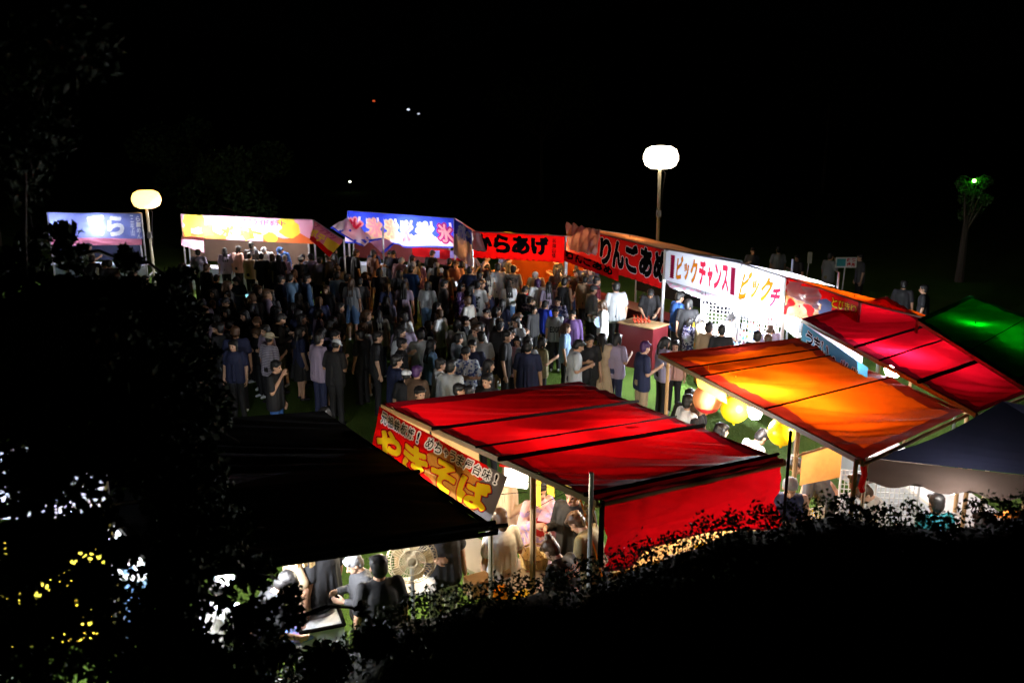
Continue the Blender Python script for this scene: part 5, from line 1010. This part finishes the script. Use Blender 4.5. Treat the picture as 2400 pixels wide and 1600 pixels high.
# yellow bag, phones
yb_ = at(1628, 768, 1.0); tag(MB().ell(yb_, (.16,.07,.13)).tube(yb_+V3((0,0,.1)), yb_+V3((.05,0,.24)), .02).build('carrier_bag', YELC, smooth=True), 'bright yellow bag held out at the left of the game stall', 'bag')
ob = at(1048, 745, .62); tag(MB().box(ob, (.30,.18,.34), .3).box(ob+V3((0,0,.19)), (.26,.14,.05), .3).build('backpack', mat('orange_pack', (.6,.16,.02), .7)), 'orange bag standing out among the dark legs', 'bag')
for i, (x, y, c) in enumerate(((522,692,(.5,.8,.9)), (538,688,(.4,.8,.9)), (582,694,(.3,.7,.8)), (1070,664,(.7,.85,1)), (965,695,(.85,.92,1)))):
    p = at(x, y, 1.15)+V3((0,-.1,0)); tag(MB().box(p, (.07,.012,.13), .3*i, rx=-.5).box(p+V3((0,.012,0)), (.076,.01,.138), .3*i, rx=-.5).build('phone', mat('phone_screen_%d' % i, (.1,.1,.1), emit=1.2, ecol=c)), ['lit phone screen, lower of two in the dark left crowd', 'lit phone screen, upper of two in the dark left crowd', 'dim teal phone screen right of two others in the dark', 'lit phone screen near the dark floral yukata', 'bright phone screen near the strapped white blouse'][i], 'phone', 'lit phones')
# signs behind
s0 = at(1983, 615, 1.45); sg = thing('notice_sign', (s0.x, s0.y, 0), 'white notice board on a thin pole, teal picture beside red characters', 'sign')
MB().box(s0, (.62,.03,.31)).build('board', mat('board_white', (.75,.75,.7), .5), sg); MB().box(s0+V3((-.15,-.018,0)), (.26,.006,.22)).build('picture', mat('board_teal', (.05,.35,.38), .5), sg); MB().tube((s0.x-.05, s0.y+.03, 0), s0+V3((0,.03,.1)), .02).build('pole', PAPER, sg)
class QS: P = staticmethod(lambda u, v, off=0: s0+V3((.01+.27*u, -.018-off*.3, -.13+.26*v)))
lettering('board_lettering', QS, '喫煙', 0, 1, .52, 1, P_RED, sg, (.04,)); lettering('board_lettering', QS, '場所', 0, 1, 0, .48, P_RED, sg, (.04,))
s1 = at(1898, 604, 1.5); sg = thing('narrow_sign', (s1.x, s1.y, 0), 'narrow upright board on a stick left of the notice board', 'sign'); MB().box(s1, (.13,.03,.34)).build('board', mat('board_cream', (.5,.5,.38), .5), sg); MB().tube((s1.x-.1, s1.y+.03, 0), s1+V3((0,.03,0)), .018).build('stick', PAPER, sg)
# left stall glimpsed through the leaves
ls = thing('yellow_stall', (-3.9, 6.2, 0), 'stall with a yellow banner glimpsed through the leaves', 'stall')
LP = [atd(-60,1240,6.2), atd(245,1245,6.2)]
Patch(vert(LP[0],1520), vert(LP[1],1500), LP[1], LP[0], folds(2,1,.03)).build('banner', YELC, ls, 20, 10)
LW = [atd(-60,1040,6.6), atd(240,1060,6.6)]; Patch(vert(LW[0],1215), vert(LW[1],1220), LW[1], LW[0], folds(2,1,.03)).build('back_sheet', WHITEC, ls, 20, 8)
for p in LP+LW: MB().tube((p.x,p.y,0), p, .02).build('post', STEEL, ls)
bulb(at(350,1195,1.9), 200, (.85,.92,1), ls, .2)  # extra bulb added to brighten the nearby figure in white
bulb((-3.6,7.0,1.5), 260, (1,.95,.9), ls, .3); bulb((-4.1,7.5,2.1), 260, (.9,.95,1), ls, .2)
# white crate, cushion and low table at the bottom
wc = at(752, 1482, .62); wcr = thing('white_crate', (wc.x, wc.y, 0), 'white plastic crate with a dark rim at the lower middle', 'crate'); MB().box(wc, (.42,.36,.30), .35).build('crate_body', mat('crate_white', (.7,.72,.75), .4), wcr)
mb = MB(); 
for a, b in (((-.21,-.18),(.21,-.18)), ((.21,-.18),(.21,.18)), ((.21,.18),(-.21,.18)), ((-.21,.18),(-.21,-.18))):
    M3 = Matrix.Rotation(.35, 3, 'Z'); mb.tube(wc+M3 @ V3((*a,.15)), wc+M3 @ V3((*b,.15)), .02)
mb.build('rim', DARKPOLE, wcr); MB().box((wc.x,wc.y,.23), (.5,.4,.46), .35).build('stand', DARKPOLE, wcr)
cu_ = at(690, 1482, .7); o = MB().ell(cu_, (.24,.16,.07), 16, 10).build('cushion', pattern('cushion_print', (.2,.32,.75), (.5,.3,.7), 5, .55), smooth=True); tag(o, 'blue and violet cushion on the low white table', 'cushion')
lt = thing('low_table', (cu_.x-.1, cu_.y, 0), 'low pale table behind the twigs at the lower left', 'table'); MB().box((cu_.x-.15, cu_.y+.05, .60), (1.1,.45,.04), .25).build('table_top', PAPER, lt)
for a in ((-.55,-.1), (.35,.1)): MB().tube((cu_.x-.1+a[0], cu_.y+a[1], 0), (cu_.x-.1+a[0], cu_.y+a[1], .6), .02).build('leg', STEEL, lt)
ct = at(965, 1372, .95); MB().box((ct.x-.1, ct.y, .93), (.7,.35,.03), .3).build('table_top', PAPER, bk)

# ------------------------------------------------------------------ distant lamps, far trees
for i, (x, y, yy, r, c, e, lb_) in enumerate(((820,426,70,.07,(.9,1,.75),5,'small white lamp low in the darkness behind the stalls'), (957,257,160,.18,(.75,.85,1),1.2,'faint pale lamp high on the dark hill, left of a pair'), (981,267,160,.15,(.75,.85,1),.8,'faintest pale lamp on the dark hill, right of a pair'), (876,237,160,.16,(1,.12,.03),.7,'tiny red lamp highest on the dark hill'))):
    p = atd(x, y, yy); root = thing('distant_lamp', (p.x, p.y, 0), lb_, 'lamp', 'small distant lamps'); MB().ell(p, (r*1.5,r,r)).build('lamp_head', mat('distant_glow_%d' % i, (.1,.1,.1), emit=e, ecol=c), root); MB().tube((p.x,p.y,0), p, .05).build('pole', DARKPOLE, root)
LEAFD = mat('leaf_dark', (.016,.03,.008), .75, noise_s=3, noise_a=.4, spec=.12); BARK = mat('bark', (.06,.045,.03), .9, noise_s=14, noise_a=.4, bump=.4)
LEAFG = mat('leaf_green', (.05,.11,.02), .55, trans=.3, tcol=(.08,.3,.02), noise_s=3, noise_a=.4)
def leaves(name, C, size, m, parent, rg, palm=False):
    C = np.asarray(C, float); N = len(C); a = rg.normal(size=(N,3)); a /= np.linalg.norm(a, axis=1)[:,None]; b = rg.normal(size=(N,3)); b -= (a*b).sum(1)[:,None]*a; b /= np.linalg.norm(b, axis=1)[:,None]; n = np.cross(a, b)
    L = (size*rg.uniform(.6,1.3,N))[:,None]
    vs = np.stack([C-a*L*.5, C+b*L*.26+n*L*.06, C+a*L*.5, C-b*L*.26+n*L*.06, C+a*L*.05], 1)
    base = (np.arange(N)*5)[:,None]; f = np.concatenate([base+[0,1,4], base+[1,2,4], base+[2,3,4], base+[3,0,4]], 0)
    off = np.array(parent.matrix_basis.translation if parent else (0,0,0)); v = (vs.reshape(-1,3)-off).astype(np.float32)
    me = bpy.data.meshes.new(name); me.vertices.add(len(v)); me.vertices.foreach_set('co', v.ravel()); me.loops.add(f.size); me.loops.foreach_set('vertex_index', f.ravel().astype(np.int32)); me.polygons.add(len(f)); me.polygons.foreach_set('loop_start', (np.arange(len(f))*3).astype(np.int32)); me.update(calc_edges=True); me.validate()
    o = link(name, me, m, parent); o['kind'] = 'stuff'; return o
def clump(rg, c, r, n, shell=.35):
    d = rg.normal(size=(n,3)); d /= np.linalg.norm(d, axis=1)[:,None]; return np.array(c)+d*(r*(shell+(1-shell)*rg.random(n)**.5))[:,None]*np.array([1,1,.85])
def far_tree(x, y, h, r, label, m, n=5200, seed=0, size=.22):
    rg = np.random.default_rng(seed); root = thing('tree', (x, y, 0), label, 'tree', 'dark trees behind the stalls'); MB().tube((x,y,0), (x,y,h*.6), .16, 8, .09).build('trunk', BARK, root); pts = []
    mb = MB()
    for k in range(11):
        a = rg.uniform(0,6.28); rr = r*rg.uniform(.2,.8); c = (x+rr*math.cos(a), y+rr*math.sin(a), h*rg.uniform(.5,.95)); mb.tube((x,y,h*.45), c, .05, 5, .015); pts.append(clump(rg, c, r*rg.uniform(.3,.5), n//11))
    mb.build('limb', BARK, root); leaves('crown', np.concatenate(pts), size, m, root, rg); return root
far_tree(-10.8, 36, 4.3, 2.0, 'broad tree faintly green above the pink banner', LEAFD, seed=1); far_tree(-23, 40, 8, 3, 'dark tree at the far left behind the navy banner', LEAFD, seed=6); far_tree(-14.5, 40, 5.5, 2.2, 'dark tree behind the amber balloon light', LEAFD, seed=2)
far_tree(2, 62, 9, 4, 'very dark distant tree behind the candy apple stall', LEAFD, seed=4, size=.3); far_tree(24, 70, 11, 4.5, 'very dark distant tree right of the white balloon light', LEAFD, seed=5, size=.3)
gt = atd(2283, 427, 31); g_ = far_tree(gt.x, gt.y+.2, 3.9, .75, 'small round tree lit vivid green from within', LEAFG, seed=7, n=2600, size=.11)
MB().ell(gt+V3((-.05,-.1,.05)), (.06,.06,.06)).build('lamp', mat('green_lamp', (.1,.1,.1), emit=45, ecol=(.12,1,.06)), g_)
# ------------------------------------------------------------------ hedge
prof = [(560,1650), (760,1570), (850,1512), (930,1456), (1060,1436), (1200,1414), (1330,1392), (1420,1362), (1500,1344), (1620,1296), (1760,1250), (1850,1240), (1900,1232), (2000,1208), (2100,1228), (2200,1232), (2300,1250), (2400,1218), (2600,1190)]
HY = 5.0; tops = [atd(x, y+26, HY) for x, y in prof]
def top_at(x):
    for a, b in zip(tops, tops[1:]):
        if a.x <= x <= b.x: return a.z+(b.z-a.z)*(x-a.x)/(b.x-a.x)
    return tops[0].z if x < tops[0].x else tops[-1].z
hg_ = thing('hedge', (1.2, HY, bank_h(1.2, HY)), 'long dark leafy hedge silhouetted along the bottom right', 'hedge')
x0, x1 = tops[0].x, tops[-1].x; mb = MB(); nx = 60; sec = [(-.75,-1.6), (-.62,-.35), (-.35,-.025), (0,-.015), (.3,-.07), (.45,-.6), (.45,-2.6)]
vs = []; 
for i in range(nx+1):
    x = x0+(x1-x0)*i/nx; t = top_at(x)
    for dy, dz in sec: vs.append((x, HY+dy+.05*wob(x, dy, 0, 3), t+dz+.07*wob(x, dz, dy, 4)))
ns = len(sec); mb.add(vs, [(i*ns+j, i*ns+j+1, (i+1)*ns+j+1, (i+1)*ns+j) for i in range(nx) for j in range(ns-1)]); mb.build('inner_twigs', mat('inner_twigs_dark', (.02,.022,.012), .95, noise_s=25, noise_a=.7, bump=.6), hg_, smooth=True)
rg = np.random.default_rng(3); N = 46000; X = rg.uniform(x0, x1, N); k = rg.random(N); T = np.array([top_at(x) for x in X]); Y = np.where(k < .62, rg.uniform(-.85,.55, N), -.75+rg.normal(0,.06,N)); Z = np.where(k < .62, T-.04+rg.normal(0,.026,N)+.04*np.sin(X*9)*np.sin(X*23+1)-np.maximum(0,-Y-.3)*.45, T-rg.uniform(.1,1.5,N))
leaves('foliage', np.stack([X, HY+Y, Z], 1), .036, LEAFD, hg_, rg)
stm = MB(); lf = []
for i in range(64):
    x = rg.uniform(x0+.4, x1); hgt = rg.uniform(.04,.12) if i > 12 else rg.uniform(.14,.22); b = V3((x, HY+rg.uniform(-.2,.3), top_at(x)-.1)); t = b+V3((rg.normal(0,.04), 0, hgt)); stm.tube(b, t, .004, 4, .002)
    for q in range(8): p = b.lerp(t, .35+.65*rg.random()); lf.append((p.x+rg.normal(0,.022), p.y+rg.normal(0,.022), p.z+rg.normal(0,.015)))
tag(stm.build('sprig_stems', BARK, hg_), kind='stuff'); leaves('sprig_leaves', lf, .034, LEAFD, hg_, rg)
# ------------------------------------------------------------------ foreground tree on the left
ft = thing('shade_tree', (-3.0, 2.6, bank_h(-3.0, 2.6)), 'near tree whose unlit leafy branches cover the left side', 'tree')
bz = bank_h(-3, 2.6); MB().tube((-3.0,2.6,bz-.2), (-2.9,2.7,4.6), .17, 12, .12).tube((-2.9,2.7,4.6), (-2.6,3.0,6.6), .12, 10, .06).build('trunk', BARK, ft)
clumps = [] # px, py, distance, radius, leaf count
for px, py, d, r, n in ((60,745,4.6,.30,2200), (175,735,4.8,.27,2000), (290,735,4.9,.26,2000), (390,760,5.0,.24,1500), (60,860,4.4,.42,2600), (200,830,4.6,.40,2500), (320,850,4.8,.34,2200), (420,850,5.0,.24,1100), (120,980,4.4,.32,1500), (280,1000,4.6,.34,1700), (430,960,4.8,.28,1300),
   (40,1130,4.3,.26,620), (170,1160,4.4,.26,620), (300,1060,4.6,.22,800), (285,1290,4.3,.10,260), (110,1280,4.25,.16,520), (40,1350,4.2,.13,420), (205,1365,4.2,.12,380), (120,1440,4.1,.12,380), (20,1480,4.1,.14,420), (220,1240,4.3,.14,420), (90,1120,4.3,.16,420), (150,1060,4.4,.16,420), (430,1130,4.7,.28,1300), (120,1300,4.2,.26,560), (30,1260,4.2,.2,420), (250,1400,4.3,.24,620), (420,1340,4.4,.20,900), (440,1260,4.6,.24,1200), (400,1440,4.3,.22,1300), (520,1240,4.8,.20,700),
   (60,1420,4.1,.24,480), (180,1510,4.1,.24,560), (330,1540,4.1,.26,1300), (60,1570,4.0,.24,700), (440,1560,4.2,.22,1300), (560,1570,4.3,.22,900), (600,1440,4.5,.13,300), (680,1400,4.6,.09,130), (640,1520,4.5,.14,300), (760,1560,4.6,.16,700), (600,1340,4.7,.13,260), (690,1450,4.5,.08,90), (560,1470,4.4,.10,110), (520,1400,4.5,.12,110), (880,1500,4.7,.13,500), (850,1425,4.6,.05,26),
   (80,560,5.2,.10,150), (150,545,5.2,.09,150), (165,600,5.2,.11,220), (50,620,5.0,.14,400), (300,615,5.2,.08,170), (292,585,5.3,.035,40), (400,655,5.2,.09,170), (440,640,5.3,.05,50), (25,420,4.6,.2,500), (60,300,4.4,.25,700), (150,120,4.2,.25,500)):
    clumps.append((atd(px, py, d), r, n))
rg = np.random.default_rng(9); limb = MB(); pts = []
nodes = [V3((-2.9,2.7,z)) for z in (4.2,4.8,5.4,6.0,6.5)]
for i, (c, r, n) in enumerate(sorted(clumps, key=lambda q: (q[0]-V3((-2.9,2.7,5))).length)):
    b = min(nodes, key=lambda q: (q-c).length); m_ = b.lerp(c, .5)+V3((0,0,.05)); limb.tube(b, m_, .016, 6, .012).tube(m_, c, .012, 5, .006); nodes.append(c)
    for q in range(5): e = c+V3(tuple(rg.normal(size=3)))*r*.6; limb.tube(c, e, .005, 4, .002)
    pts.append(clump(rg, c, r, int(n*1.02), .1))
limb.build('branches', BARK, ft)['kind'] = 'stuff'; leaves('crown', np.concatenate(pts), .062, LEAFD, ft, rg)

# ------------------------------------------------------------------ night air
HAZE = 0
if HAZE:
    hm = bpy.data.materials.new('night_haze'); hm.use_nodes = True; n = hm.node_tree; n.nodes.remove(n.nodes['Principled BSDF'])
    pvn = n.nodes.new('ShaderNodeVolumePrincipled'); pvn.inputs['Density'].default_value = HAZE; pvn.inputs['Color'].default_value = (.85,.88,.95,1); pvn.inputs['Anisotropy'].default_value = .88
    n.links.new(pvn.outputs[0], n.nodes['Material Output'].inputs['Volume'])
    o = MB().box((0, 162, 19), (620, 400, 42)).build('haze', hm); tag(o, kind='stuff')
